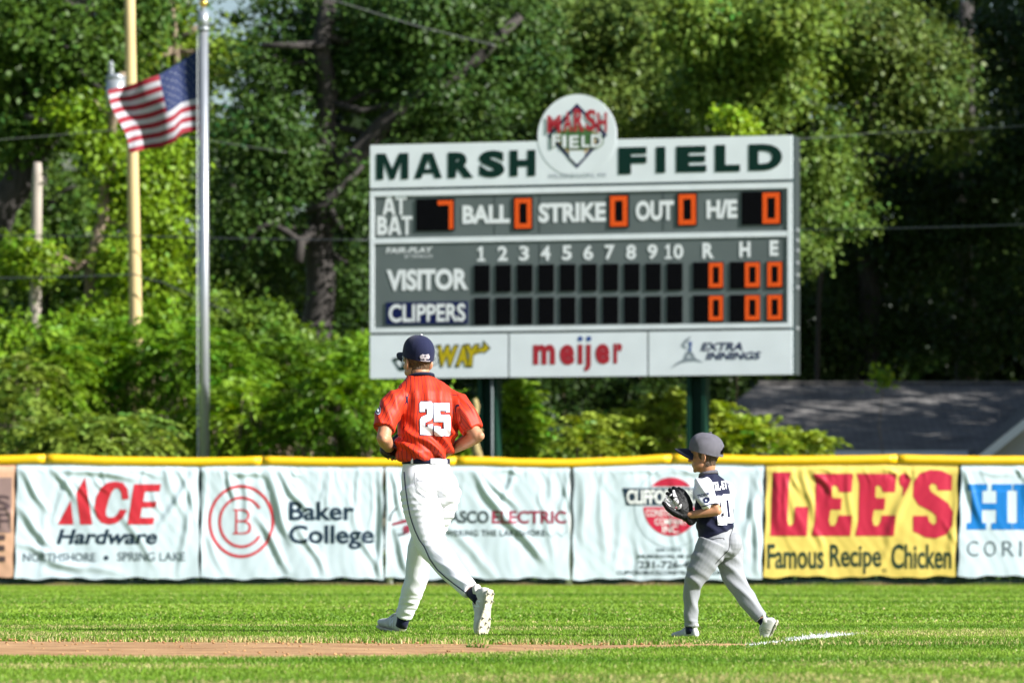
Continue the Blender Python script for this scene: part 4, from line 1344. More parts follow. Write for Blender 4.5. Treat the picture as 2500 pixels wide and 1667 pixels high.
def cap(parent, L, s, mats, rear_gap=False, name="cap", hz=.138, droop=.010, arch=.020, bill=.072):
    """L: frame at the middle of the cap's band"""
    nt, np_ = 72, 16
    rx, ry = .0875, .105
    vs, fs, idx = [], [], {}
    for j in range(np_ + 1):
        ph = j / np_
        for i in range(nt):
            th = 2 * math.pi * i / nt
            c, sn = math.cos(th), math.sin(th)
            k = (1 - ph ** 3.1) ** .52 if ph < 1 else 0.0
            front = max(0, sn)
            zz = hz * ph * (1 + .05 * front * math.sin(ph * math.pi))
            k *= 1 + .05 * front * math.sin(ph * math.pi * .9) + .025 * math.sin(ph * math.pi)
            seam = min(abs(((th - math.pi / 2 + math.pi) % (math.pi / 3)) - 0), abs(((th - math.pi / 2 + math.pi) % (math.pi / 3)) - math.pi / 3))
            k *= 1 - .014 * math.exp(-(seam / .05) ** 2) * (ph < .98)
            k *= 1 + .008 * noise.noise((c * 3, sn * 3, ph * 4 + s))
            vs.append(L(c * rx * k, sn * ry * k, zz))
    for j in range(np_):
        for i in range(nt):
            th = 2 * math.pi * (i + .5) / nt
            if rear_gap and j < 8:
                w = abs(((th - 1.5 * math.pi + math.pi) % (2 * math.pi)) - math.pi)
                if (w / .50) ** 2 + ((j + .2) / 7.5) ** 2 < 1: continue
            fs.append((j * nt + i, j * nt + (i + 1) % nt, (j + 1) * nt + (i + 1) % nt, (j + 1) * nt + i))
    mb = MB().add(vs, fs)
    co = mb.build(name, mats['crown'], parent, smooth=True)
    # inner band closes the bottom edge
    ib = MB()
    ring0 = [L(math.cos(2 * math.pi * i / nt) * rx * .985, math.sin(2 * math.pi * i / nt) * ry * .985, .001) for i in range(nt)]
    ring1 = [L(math.cos(2 * math.pi * i / nt) * rx * .965, math.sin(2 * math.pi * i / nt) * ry * .965, .03) for i in range(nt)]
    keep = [i for i in range(nt) if not (rear_gap and abs(((2 * math.pi * (i + .5) / nt - 1.5 * math.pi + math.pi) % (2 * math.pi)) - math.pi) < .5)]
    ib.add(ring0 + ring1, [(i, i + nt, (i + 1) % nt + nt, (i + 1) % nt) for i in keep])
    ib.build("sweatband", mats['band'], co, smooth=True)
    # bill: arched plate, thicker than paper
    bl = MB()
    na, nr = 22, 7
    top, bot_ = [], []
    for r in range(nr + 1):
        q = r / nr
        for i in range(na + 1):
            t = -1 + 2 * i / na
            a = math.pi / 2 - t * math.radians(62)
            bx, by = math.cos(a) * rx, math.sin(a) * ry
            ext = bill * (1 - abs(t) ** 2.6) ** .6
            x = bx * (1 + .10 * q * (1 - t * t)); y = by + ext * q
            z = .006 - droop * q - (arch + .010 * q) * t * t
            top.append(L(x, y, z + .0022)); bot_.append(L(x, y, z - .0022))
    n1 = (na + 1) * (nr + 1)
    f = []
    for r in range(nr):
        for i in range(na):
            a = r * (na + 1) + i
            f.append((a, a + 1, a + na + 2, a + na + 1)); f.append((n1 + a, n1 + a + na + 1, n1 + a + na + 2, n1 + a + 1))
    e = nr * (na + 1)
    for i in range(na): f.append((e + i, e + i + 1, n1 + e + i + 1, n1 + e + i))
    bl.add(top + bot_, f).build("bill", mats['bill'], co, smooth=True)
    MB().ball(L(0, 0, hz + .002), Vector((.009, .009, .005)) * s, 10).build("button", mats['button'], co, smooth=True)
    if rear_gap:
        st = MB()
        pts0 = [L(math.cos(math.radians(a)) * rx * 1.02, math.sin(math.radians(a)) * ry * 1.03, .004) for a in range(232, 312, 8)]
        pts1 = [L(math.cos(math.radians(a)) * rx * 1.02, math.sin(math.radians(a)) * ry * 1.03, .020) for a in range(232, 312, 8)]
        k = len(pts0)
        st.add(pts0 + pts1, [(i, i + 1, k + i + 1, k + i) for i in range(k - 1)])
        st.build("strap", mats['strap'], co, smooth=True)
    return co

def hair(parent, L, s, mat, zmax=.03, zmin=-.075, seed=1):
    """short hair on the sides and back of the skull below the cap"""
    vs, fs = [], []
    na, nz = 40, 14
    for j in range(nz + 1):
        t = j / nz
        z = zmax + (zmin - zmax) * t
        for i in range(na + 1):
            a = math.pi * (1.0 + (-.12 + 1.24 * i / na))          # ear to ear around the back
            zz = (z - .045) / .092
            k = math.sqrt(max(.05, 1 - zz * zz))
            k = max(k, .76)
            edge = min(1, (na / 2 - abs(i - na / 2)) / 5) * min(1, (nz - j) / 3)
            g = 1.03 + .035 * edge + .03 * noise.noise((i * .9 + seed, j * 1.3, 3))
            if edge <= 0.01: g = .96
            vs.append(L(math.cos(a) * .076 * k * g, math.sin(a) * .096 * k * g + (.012 if j > nz * .7 else 0) * t, z))
    for j in range(nz):
        for i in range(na):
            a = j * (na + 1) + i
            # cut away in front of and below the ears
            if (i < 7 or i > na - 8) and j > nz * .55: continue
            fs.append((a, a + 1, a + na + 2, a + na + 1))
    return MB().add(vs, fs).build("hair", mat, parent, smooth=True)

def eyes_and_lips(me, L, s, mats_n):
    """material slots on the face of the one skin: 1 lips, 2 eye white, 3 iris, 4 brow"""
    spots = [(Vector(L(0, .086, -.047)), .021 * s, .011 * s, 1)]
    for sx in (-1, 1):
        spots.append((Vector(L(.031 * sx, .082, .012)), .013 * s, .0055 * s, 2))
        spots.append((Vector(L(.031 * sx, .086, .012)), .0055 * s, .0055 * s, 3))
        spots.append((Vector(L(.032 * sx, .086, .031)), .020 * s, .0045 * s, 4))
    for p in me.polygons:
        c = p.center
        for q, rx, rz, mi in spots:
            d = c - q
            if (d.dot(L.r) / rx) ** 2 + (d.dot(L.u) / rz) ** 2 < 1 and abs(d.dot(L.f)) < .03 * s:
                p.material_index = mi

def glove(name, label, L, mats, group=None):
    """fielder's glove; y towards the finger tips, z out of the palm, x to the thumb"""
    root = thing(name, label, "glove", L(0, .02, 0), 0, group)
    s = L.sc
    mb = MB()
    mb.ball(L(0, .075, -.008), Vector((.070, .070, .030)) * s, 18, rot=L.rot())
    mb.ball(L(.035, .045, .004), Vector((.042, .048, .030)) * s, 14, rot=L.rot())
    for x, ln, r in ((-.062, .135, .020), (-.026, .160, .021), (.010, .165, .021), (.044, .155, .020)):
        mb.tube([L(x * .85, .07, -.012), L(x, .07 + ln * .4, -.014), L(x * 1.12, .07 + ln * .75, .000), L(x * 1.15, .07 + ln, .026)], [r * s, r * s, r * s * .92, r * s * .72], 12, round_ends=True)
    mb.tube([L(.055, .040, .006), L(.088, .085, .024), L(.104, .135, .040), L(.102, .180, .052)], [.026 * s, .024 * s, .021 * s, .016 * s], 12, round_ends=True)
    mb.tube([L(0, -.030, 0), L(0, .010, 0), L(0, .040, 0)], [(.046 * s, .030 * s), (.054 * s, .032 * s), (.062 * s, .030 * s)], 16, hint=L.r, round_ends=True)
    body = obj("leather", fuse(mb, .0045 * s, 2), mats['leather'], root)
    wb_ = MB()
    q = [L(.050, .120, .000), L(.095, .110, .030), L(.104, .190, .052), L(.056, .225, .020)]
    def bil(u, v): return q[0].lerp(q[1], u).lerp(q[3].lerp(q[2], u), v)
    for k in range(4):
        v = (k + .5) / 4
        wb_.tube([bil(0, v), bil(.5, v) - L.u * .006 * s, bil(1, v)], [(.009 * s, .003 * s)] * 3, 8, hint=L.f)
    for k in range(3):
        u = (k + .5) / 3
        wb_.tube([bil(u, 0), bil(u, .5) - L.u * .008 * s, bil(u, 1)], [(.008 * s, .003 * s)] * 3, 8, hint=L.r)
    wb_.build("web", mats['web'], body, smooth=True)
    lc = MB()
    for k in range(5):
        u = k / 4
        lc.tube([bil(.1, u), bil(.5, min(1, u + .12)), bil(.9, u)], .0026 * s, 6)
    for x in (-.062, -.026, .010):
        lc.tube([L(x + .002, .175, .006), L(x + .018, .182, .012), L(x + .034, .176, .006)], .003 * s, 6)
    lc.build("lacing", mats['lace'], body, smooth=True)
    MB().tube([L(-.05, .012, .012), L(-.02, .010, .034), L(.02, .010, .034), L(.05, .012, .012), L(.05, .012, -.02), L(0, .012, -.036), L(-.05, .012, -.02), L(-.05, .012, .012)], [(.012 * s, .003 * s)] * 8, 8, hint=L.f).build("wrist_strap", mats['strap'], body, smooth=True)
    return root, body

def cloth(name, col, rough=.75, bump=.15, bscale=350.0, sheen=.1):
    return pmat(name, col, rough, 0.04, 6, bump=bump, bscale=bscale, spec=.25, sheen=sheen)
def skin_mat(name, col):
    m = pmat(name, col, .48, .10, 14, bump=.06, bscale=120, spec=.4)
    b = m.node_tree.nodes["Principled BSDF"]
    b.inputs["Subsurface Weight"].default_value = .12
    b.inputs["Subsurface Radius"].default_value = (.012, .004, .002)
    b.inputs["Subsurface Scale"].default_value = .6
    return m
M['skin_a'] = skin_mat("skin_fair", (0.47, 0.225, 0.125))
M['skin_b'] = skin_mat("skin_tan", (0.44, 0.215, 0.115))
M['lip'] = pmat("lip", (.38, .12, .09), .4); M['eye_white'] = pmat("eye_white", (.7, .7, .68), .2); M['iris'] = pmat("iris", (.03, .02, .015), .2); M['brow'] = pmat("brow", (.08, .045, .025), .8)
M['hair_brown'] = pmat("hair_brown", (.105, .052, .022), .55, .5, 90, bump=.9, bscale=160, stretch=(1, 1, .25))
M['hair_dark'] = pmat("hair_dark", (.085, .050, .028), .6, .45, 90, bump=.9, bscale=160, stretch=(1, 1, .25))
M['navy_cloth'] = cloth("navy_cloth", (0.005, 0.007, 0.032))
M['navy_cap'] = cloth("navy_cap", (0.009, 0.012, 0.046), .85)
M['white_pants'] = cloth("white_pants", (0.85, 0.85, 0.91), .8, .1)
M['grey_pants'] = cloth("grey_pants", (0.285, 0.295, 0.315), .8, .1)
M['grey_cap'] = pmat("grey_cap", (0.225, 0.215, 0.255), .85, .12, 20, bump=.9, bscale=420)
M['bill_navy'] = cloth("bill_navy", (0.004, 0.007, 0.022), .85)
M['cap_thread'] = pmat("cap_thread", (.42, .38, .42), .7, .35, 160)
M['white_print'] = pmat("white_print", (0.80, 0.80, 0.84), .55)
M['navy_print'] = pmat("navy_print", (0.007, 0.013, 0.075), .55)
M['shoe_grey'] = pmat("shoe_grey", (0.52, 0.52, 0.50), .6, .18, 30)
M['shoe_white'] = pmat("shoe_white", (0.64, 0.62, 0.57), .55, .15, 20)
M['sole_cream'] = pmat("sole_cream", (0.60, 0.55, 0.42), .55, .2, 18, bump=.4, bscale=60)
M['stud_grey'] = pmat("stud_grey", (.30, .28, .25), .5)
M['stud_dark'] = pmat("stud_dark", (.10, .09, .07), .6)
M['black_leather'] = pmat("black_leather", (.005, .005, .006), .5, .3, 25, bump=.3, bscale=90, spec=.25)
M['brown_leather'] = pmat("brown_leather", (.022, .010, .008), .42, .3, 25, bump=.3, bscale=90)
M['glove_white'] = pmat("glove_white", (.62, .60, .62), .35, .1, 30)
M['lace_dark'] = pmat("lace_dark", (.03, .03, .035), .6)

def jersey_mat():
    """red cloth with thin navy pin stripes counted round the body by the mesh's own stripe coordinate"""
    m, nt, b = new_mat("red_pinstripe")
    at = nt.nodes.new("ShaderNodeAttribute"); at.attribute_name = "stripe"
    fr = nt.nodes.new("ShaderNodeMath"); fr.operation = 'FRACT'
    lt = nt.nodes.new("ShaderNodeMath"); lt.operation = 'LESS_THAN'; lt.inputs[1].default_value = .12
    mx = nt.nodes.new("ShaderNodeMix"); mx.data_type = 'RGBA'
    mx.inputs[6].default_value = (0.60, 0.042, 0.013, 1); mx.inputs[7].default_value = (0.02, 0.006, 0.03, 1)
    nt.links.new(at.outputs["Fac"], fr.inputs[0]); nt.links.new(fr.outputs[0], lt.inputs[0]); nt.links.new(lt.outputs[0], mx.inputs[0]); nt.links.new(mx.outputs[2], b.inputs["Base Color"])
    b.inputs["Roughness"].default_value = .5
    b.inputs["Specular IOR Level"].default_value = .22
    tc = nt.nodes.new("ShaderNodeTexCoord"); n = nt.nodes.new("ShaderNodeTexNoise"); n.inputs["Scale"].default_value = 400
    bp = nt.nodes.new("ShaderNodeBump"); bp.inputs["Strength"].default_value = .1; bp.inputs["Distance"].default_value = .01
    nt.links.new(tc.outputs["Object"], n.inputs[0]); nt.links.new(n.outputs[0], bp.inputs["Height"]); nt.links.new(bp.outputs[0], b.inputs["Normal"])
    return m
M['red_jersey'] = jersey_mat()

def axis_angle(a, pts, u_ref):
    """angle round a polyline axis for every vertex (used for stripes that follow a sleeve)"""
    A, B = np.array(pts[0]), np.array(pts[-1])
    t = (B - A) / np.linalg.norm(B - A)
    u = np.array(u_ref) - t * np.dot(u_ref, t); u /= np.linalg.norm(u); v = np.cross(t, u)
    r = a - A
    return np.arctan2(r @ v, r @ u), r @ t, np.linalg.norm(r - np.outer(r @ t, t), axis=1)

def hdir(a):
    a = math.radians(a)
    return Vector((-math.sin(a), math.cos(a), 0)), Vector((math.cos(a), math.sin(a), 0))   # heading, right
UP = Vector((0, 0, 1))

# ---------------------------------------------------------------- the adult, jogging away to the left
DM = 29.0
def mp(px, py, dy=0.0): return P(px, py, DM + dy)
SM = F / DM
man = thing("person", "person in a red pinstriped number 25 jersey and white pants, jogging with back turned", "person", mp(1045, 1551))
hC, rC = hdir(20)      # chest
hP, rP = hdir(32)      # pelvis
hH, rH = hdir(36)      # head
HL = Loc(mp(1020, 889, .08), hH + Vector((0, 0, -.05)), UP, 1.0)

# shoulders, elbows, hips, knees, ankles
LS, LE, LW = mp(972, 984, -.06), mp(937, 1068, -.20), mp(950, 1094, .03)
RS, RE, RW = mp(1104, 984, .06), mp(1164, 1064, -.03), mp(1092, 1102, .20)
LH, LK, LA = mp(1017, 1205, -.05), mp(1052, 1328, -.10), mp(1158, 1450, -.40)
RH, RK, RA = mp(1078, 1205, .06), mp(1026, 1352, .26), mp(985, 1510, .40)

sk = MB()
head(sk, HL, 1.0)
sk.tube([HL(0, -.012, -.02), mp(1026, 912, .06), mp(1032, 950, .05)], [.060, .056, .050], 18, round_ends=True)
sk.loft([(mp(1034, 922, .05), rC, hC, .058, .048), (mp(1038, 962, .04), rC, hC, .112, .055), (mp(1040, 1000, .03), rC, hC, .150, .095), (mp(1040, 1070, .02), rP, hP, .130, .090), (mp(1042, 1130, 0), rP, hP, .125, .090), (mp(1045, 1190, 0), rP, hP, .155, .115), (mp(1046, 1225, 0), rP, hP, .11, .09)], 24)
sk.tube([LS, mp(946, 1016, -.122), LE], [.040, .042, .042], 16, round_ends=True)
sk.tube([LE, LE.lerp(LW, .35) - UP * .004, LW], [.044, .043, .029], 16, round_ends=True)
sk.ball(LE + Vector((0, -.030, -.010)), .028, 12)
sk.tube([RS, mp(1136, 1018, .02), RE], [.040, .042, .041], 16, round_ends=True)
sk.tube([RE, RE.lerp(RW, .35), RW], [.042, .043, .028], 16, round_ends=True)
sk.ball(RE + Vector((.020, -.018, .000)), .028, 12)
hand(sk, LW, (LW - LE), -UP + rC * .3, 1, 1.0, .5)
hand(sk, RW, (RW - RE), -hC * .2 - UP * .2 - rC, -1, 1.0, 1.5)
for (h_, k_, a_) in ((LH, LK, LA), (RH, RK, RA)):
    sk.tube([h_, h_.lerp(k_, .5), k_], [.080, .068, .050], 16, round_ends=True)
    sk.tube([k_, k_.lerp(a_, .3), a_], [.050, .052, .036], 16, round_ends=True)
body_me = fuse(sk, .0055, 4)
eyes_and_lips(body_me, HL, 1.0, 5)
obj("body", body_me, [M['skin_a'], M['lip'], M['eye_white'], M['iris'], M['brow']], man)
hair(man, HL, 1.0, M['hair_brown'], .06, -.085, 4)
CL = Loc(HL(0, -.004, .036), hH + Vector((0, 0, .25)), UP, 1.0)
capm = cap(man, CL, 1.0, dict(crown=M['navy_cap'], bill=M['bill_navy'], band=M['navy_cloth'], button=M['white_print'], strap=M['navy_cloth']))
cb_ = BVHTree.FromPolygons([v.co + wl(capm) for v in capm.data.vertices], [tuple(p.vertices) for p in capm.data.polygons])
decal("cap_emblem", pxpoly([ell(1030.5, 871, 5.5, 5.5, 18), ell(1044, 871, 5.0, 5.5, 18)]), cb_, M['cap_thread'], capm, .003, 2)
decal("cap_emblem", pxpoly([ell(1038, 875, 3, 4, 14)]), cb_, M['cap_thread'], capm, .004, 2)
decal("cap_emblem", pxpoly([[(1026, 879), (1050, 880), (1048, 882.5), (1029, 881.5)]]), cb_, M['cap_thread'], capm, .003, 2)
decal("cap_emblem", pxpoly([[(1031, 864), (1037, 866), (1046, 864), (1047, 865.5), (1037, 868), (1030, 866)]]), cb_, M['cap_thread'], capm, .003, 2)

# jersey
js = MB()
tilt = (rP * 1.0 + UP * .12).normalized()
js.loft([(mp(1036, 1124, .00), tilt, hP, .128, .100), (mp(1036, 1117, .00), tilt, hP, .160, .120), (mp(1036, 1103, .00), rP, hP, .182, .136), (mp(1040, 1078, .01), rP, hP, .186, .138), (mp(1044, 1045, .02), rC, hC, .183, .135), (mp(1046, 1008, .03), rC, hC, .182, .130), (mp(1044, 975, .035), rC, hC, .186, .120), (mp(1040, 956, .04), rC, hC, .182, .106), (mp(1036, 940, .05), rC, hC, .150, .090), (mp(1031, 927, .055), rC, hC, .105, .078), (mp(1027, 917, .06), rC, hC, .076, .066)], 36)
sl1 = [mp(984, 968, -.03), mp(962, 984, -.07), mp(946, 1014, -.12), mp(936, 1047, -.165)]
js.tube(sl1, [(.060, .060), (.076, .074), (.078, .074), (.066, .068)], 24)
sl2 = [mp(1088, 968, .07), mp(1116, 984, .055), mp(1137, 1016, .02), mp(1153, 1050, -.01)]
js.tube(sl2, [(.060, .062), (.074, .074), (.074, .074), (.061, .065)], 24)
jme = fuse(js, .0055, 7)
a = coords(jme)
sC = np.array(mp(1042, 1020, .02))
# where is each vertex: torso, left sleeve, right sleeve
x_r = (a - sC) @ np.array(rC)
isl = (x_r < -.16) & (a[:, 2] > mp(0, 1062)[2]); isr = (x_r > .165) & (a[:, 2] > mp(0, 1066)[2])
px_ = CX + a[:, 0] / a[:, 1] * F; py_ = HOR - (a[:, 2] - CAMH) / a[:, 1] * F
up_m = np.clip((1075 - py_) / 40, 0, 1)
back = np.clip(((a - sC) @ np.array(-hC)) / .08, 0, 1)
f = np.zeros(len(a))
lowz = np.clip((py_ - 1010) / 50, 0, 1) * (1 - isl) * (1 - isr)
f += .024 * lowz * fold_wave(a, (48, 0, 56), 3.2, 2)                    # diagonal folds gathering at the right waist
f += .007 * lowz * fold_wave(a, (85, 0, 75), 4.0, 9)
f += .0085 * np.clip(.5 + 1.3 * np_noise(a, 5, 51), 0, 1.3) * (1 - lowz) * (1 - isl) * (1 - isr) * fold_wave(a, (75, 0, 14), 3.5, 4)   # upright folds of the upper back
f += .0085 * isl * fold_wave(a, (88, 20, 22), 3.5, 6)
f += .0085 * isr * fold_wave(a, (70, 20, 50), 3.5, 7)
f += .006 * np_noise(a, 7, 5)
hemfade = np.clip((1128 - py_) / 10, .15, 1)
push(jme, f * hemfade)
a = coords(jme)
ang = np.arctan2((a - sC) @ np.array(rC), (a - sC) @ np.array(-hC))
st = ang / (2 * math.pi) * 44 + .3
# near the neck the stripes run together over the shoulders
st = np.where(py_ < 960, ((a - np.array(mp(1038, 940, .05))) @ np.array(rC)) / .0245 * (1 + .3 * (960 - py_) / 40) + .3, st)
ta, tt, _ = axis_angle(a, sl1, (0, -1, 0)); st = np.where(isl, ta / (2 * math.pi) * 20, st)
ta, tt, _ = axis_angle(a, sl2, (0, -1, 0)); st = np.where(isr, ta / (2 * math.pi) * 20, st)
at = jme.attributes.new("stripe", 'FLOAT', 'POINT'); at.data.foreach_set("value", st.astype(np.float32))
jb = bvh_of(jme)
jo = obj("jersey", jme, M['red_jersey'], man)
# number: navy edge under a white face
def dig(ch, box, grow=0.0):
    T = {'2': [[(0, 11), (0, 15), (1, 16), (9, 16), (10, 15), (10, 8.4), (8.8, 7.2), (4.2, 5.8), (4.2, 4), (6.1, 4), (6.1, 5.0), (10, 5.0), (10, 0), (0, 0), (0, 7.2), (1.2, 8.5), (5.8, 9.9), (5.8, 12.4), (4.2, 12.4), (4.2, 11)]],
         '5': [[(0, 16), (9.6, 16), (9.6, 11.6), (7.4, 11.6), (7.4, 12.3), (3.9, 12.3), (3.9, 10.4), (9, 10.4), (10, 9.4), (10, 1), (9, 0), (1, 0), (0, 1), (0, 4.6), (3.9, 4.6), (3.9, 3.5), (6.0, 3.5), (6.0, 6.9), (0, 6.9)]],
         '0': [[(0, 1.2), (1.2, 0), (8.8, 0), (10, 1.2), (10, 14.8), (8.8, 16), (1.2, 16), (0, 14.8)], [(3.7, 3.2), (6.3, 3.2), (6.3, 12.8), (3.7, 12.8)]]}[ch]
    x0, y0, x1, y1, slant = box
    fxx = lambda x, y: (x0 + (x1 - x0) * x / 10 + slant * (1 - y / 16), -(y1 + (y0 - y1) * y / 16))
    return poly2d([[fxx(x, y) for x, y in lp] for lp in T], grow)
for ch, bx in (('2', (1024, 980, 1055, 1062, 2)), ('5', (1058, 984, 1098, 1064, 2))):
    decal("number_edge", dig(ch, bx, 1.3), jb, M['navy_print'], jo, .0022)
    decal("number", dig(ch, bx, -.2), jb, M['white_print'], jo, .0040)
decal("sleeve_patch", pxpoly([ell(923, 1001, 7.5, 13, 28)]), jb, M['navy_print'], jo, .002)
decal("sleeve_patch", pxpoly([ell(923.5, 1001, 6.3, 11, 28), ell(923.5, 1001, 5.6, 9.6, 28)]), jb, M['white_print'], jo, .0035)
decal("sleeve_patch", pxpoly([ell(924, 1002, 2.4, 4.5, 16)]), jb, M['white_print'], jo, .0038)
ribbon("hem_stitch", [(912, 1037), (930, 1041), (948, 1047), (962, 1051)], 1.2, jb, M['red_jersey'], jo, .003)
# navy collar
co_ = MB()
cc_ = mp(1029, 920, .058)
for k in range(1):
    rings = []
    for q, (dz, g) in enumerate(((-.010, 1.06), (.009, 1.0), (.010, .93), (-.004, .92))):
        rings.append([cc_ + rC * math.cos(t) * .078 * g + hC * math.sin(t) * .068 * g + UP * (dz + .018 * -math.sin(t)) for t in [2 * math.pi * i / 36 for i in range(36)]])
    co_.add([p for r_ in rings for p in r_], [(r_ * 36 + i, r_ * 36 + (i + 1) % 36, ((r_ + 1) % 4) * 36 + (i + 1) % 36, ((r_ + 1) % 4) * 36 + i) for r_ in range(4) for i in range(36)])
co_.build("collar", M['navy_cloth'], man, smooth=True)

# pants
pt = MB()
pt.loft([(mp(1040, 1124, 0), rP, hP, .140, .108), (mp(1041, 1140, 0), rP, hP, .150, .116), (mp(1044, 1165, -.01), rP, hP, .166, .130), (mp(1048, 1192, -.02), rP, hP, .172, .142), (mp(1046, 1215, -.01), rP, hP, .150, .126), (mp(1046, 1232, 0), rP, hP, .09, .08)], 32)
pt.tube([mp(1019, 1188, -.05), mp(1026, 1215, -.06), mp(1034, 1252, -.08), mp(1044, 1295, -.10), mp(1054, 1330, -.12), mp(1078, 1362, -.18), mp(1107, 1397, -.26), mp(1132, 1425, -.34), mp(1150, 1442, -.385)],
        [(.112, .112), (.116, .116), (.112, .112), (.101, .100), (.091, .090), (.080, .080), (.070, .072), (.060, .062), (.052, .054)], 24)
pt.tube([mp(1082, 1190, .05), mp(1072, 1230, .10), mp(1052, 1290, .19), mp(1026, 1345, .26), mp(1020, 1375, .28), mp(1018, 1408, .30), mp(1006, 1445, .33), mp(995, 1478, .37), mp(985, 1506, .395)],
        [(.112, .112), (.108, .108), (.094, .094), (.080, .082), (.070, .072), (.069, .072), (.062, .066), (.055, .058), (.050, .052)], 24)
pt.ball(mp(1082, 1190, -.045), (.092, .100, .105), 20)         # seat
pt.ball(mp(1032, 1192, -.075), (.095, .100, .108), 20)
pme = fuse(pt, .0055, 16)
a = coords(pme)
px_ = CX + a[:, 0] / a[:, 1] * F; py_ = HOR - (a[:, 2] - CAMH) / a[:, 1] * F
f = np.zeros(len(a))
thigh = np.clip((py_ - 1195) / 30, 0, 1) * np.clip((1345 - py_) / 25, 0, 1)
nm = np.clip(.55 + 1.1 * np_noise(a, 6, 41), 0, 1.2)
f += .0062 * nm * thigh * fold_wave(a, (-22, 10, 165), 3.0, 12)
seat = np.exp(-((py_ - 1212) / 22) ** 2) * np.exp(-((px_ - 1050) / 32) ** 2)
f += .008 * seat * fold_wave(a, (95, 0, 130), 2.5, 13)
shin = np.clip((py_ - 1335) / 25, 0, 1)
f += .0042 * nm * shin * fold_wave(a, (70, 30, 95), 4.5, 14)
f += .0032 * nm * np.clip((py_ - 1440) / 30, 0, 1) * fold_wave(a, (20, 0, 210), 3, 16)
cleft = np.exp(-((px_ - 1068 + (py_ - 1180) * .1) / 11) ** 2) * np.clip((py_ - 1165) / 25, 0, 1) * np.clip((1235 - py_) / 20, 0, 1)
f -= .007 * cleft
f += .004 * np_noise(a, 9, 15) * np.clip((py_ - 1140) / 20, 0, 1)
push(pme, f)
pb = bvh_of(pme)
po = obj("pants", pme, M['white_pants'], man)
zz2 = lambda pts: [(900 + X / 3.335, 1100 + Y / 3.335) for X, Y in pts]
ribbon("piping", zz2([(291, 172), (296, 240), (303, 310), (318, 420), (335, 510), (355, 580), (380, 650), (415, 725), (455, 780), (500, 880), (560, 965), (625, 1025), (700, 1085), (760, 1130), (806, 1165)]), 2.3, pb, M['navy_print'], po)
ribbon("pocket_seam", zz2([(392, 215), (398, 240), (440, 246), (520, 250)]), 1.3, pb, M['grey_pants'], po, .002)
ribbon("pocket_seam", zz2([(378, 175), (372, 260), (400, 330), (470, 385), (560, 400)]), 1.3, pb, M['grey_pants'], po, .002)
decal("maker_mark", pxpoly([[(975, 1175), (979, 1173.5), (977, 1177), (981, 1180), (976, 1181), (978, 1178)]]), pb, M['navy_print'], po, .002)
# belt and its loops
bt = MB()
rings = []
for dz, g in ((-.016, 1.0), (-.016, 1.03), (.016, 1.03), (.016, 1.0)):
    rings.append([mp(1040, 1126, 0) + rP * math.cos(t) * .146 * g + hP * math.sin(t) * .113 * g + UP * (dz - .10 * math.cos(t) * .0) for t in [2 * math.pi * i / 48 for i in range(48)]])
bt.add([p for r_ in rings for p in r_], [(r_ * 48 + i, r_ * 48 + (i + 1) % 48, ((r_ + 1) % 4) * 48 + (i + 1) % 48, ((r_ + 1) % 4) * 48 + i) for r_ in range(4) for i in range(48)])
bto = bt.build("belt", M['navy_cloth'], man, smooth=True)
bb_ = BVHTree.FromPolygons([v.co + wl(bto) for v in bto.data.vertices], [tuple(p.vertices) for p in bto.data.polygons])
for x0, x1 in ((1004, 1009), (1051, 1090)):
    decal("belt_loop", pxpoly([[(x0, 1116), (x1, 1116), (x1, 1134), (x0, 1134)]]), bb_, M['white_pants'], po, .005)
# socks and shoes
MB().tube([LA.lerp(LK, .05), LA.lerp(LK, -.06), LA.lerp(LK, -.14)], [.040, .036, .037], 16).build("sock", M['navy_cloth'], man, smooth=True)
MB().tube([RA.lerp(RK, .03), RA.lerp(RK, -.05), RA.lerp(RK, -.12)], [.040, .036, .036], 16).build("sock", M['navy_cloth'], man, smooth=True)
sm = dict(upper=M['shoe_white'], sole=M['sole_cream'], stud=M['stud_grey'], lace=M['lace_dark'], letter=M['white_print'])
LS_A = Loc(mp(1199, 1438, -.50), (-.17, .16, -.96), hP - UP * .1 - rP * .25, 1.0)
shoe("shoe", man, LS_A, sm, -1)
LS_B = Loc(mp(986, 1549, .40), (-.50, .82, .14), UP, 1.0)
shoe("shoe", man, LS_B, sm, -1, True)
# mitt on the left hand, mostly hidden by the forearm and the jersey
GL = Loc(mp(950, 1100, .06), Vector((.55, .65, .25)), Vector((.5, -.5, .7)), 1.0)
glove("baseball_glove", "dark brown baseball glove on the jogging adult's left hand, half hidden by the jersey", GL, dict(leather=M['brown_leather'], web=M['brown_leather'], lace=M['red_ink'], strap=M['brown_leather']))
# ---------------------------------------------------------------- the child, walking to the left with a glove
DB = 27.7
def kp(px, py, dy=0.0): return P(px, py, DB + dy)
boy = thing("person", "small child in a grey cap, navy number 20 shirt and grey pants, walking left", "person", kp(1750, 1561))
hT, rT = hdir(52)
hQ, rQ = hdir(62)
hD, rD = hdir(74)
KS = .86
KL = Loc(kp(1722, 1117, 0), hD + Vector((0, 0, -.03)), UP, KS)
LS, LE, LW = kp(1717, 1186, -.085), kp(1751, 1247, -.15), kp(1682, 1257, -.13)
RS, RE, RW = kp(1766, 1192, .085), kp(1765, 1255, .14), kp(1692, 1264, .02)
LH, LK, LA = kp(1738, 1330, -.05), kp(1697, 1410, -.03), kp(1687, 1532, .0)
RH, RK, RA = kp(1772, 1330, .06), kp(1797, 1415, .05), kp(1868, 1520, .0)

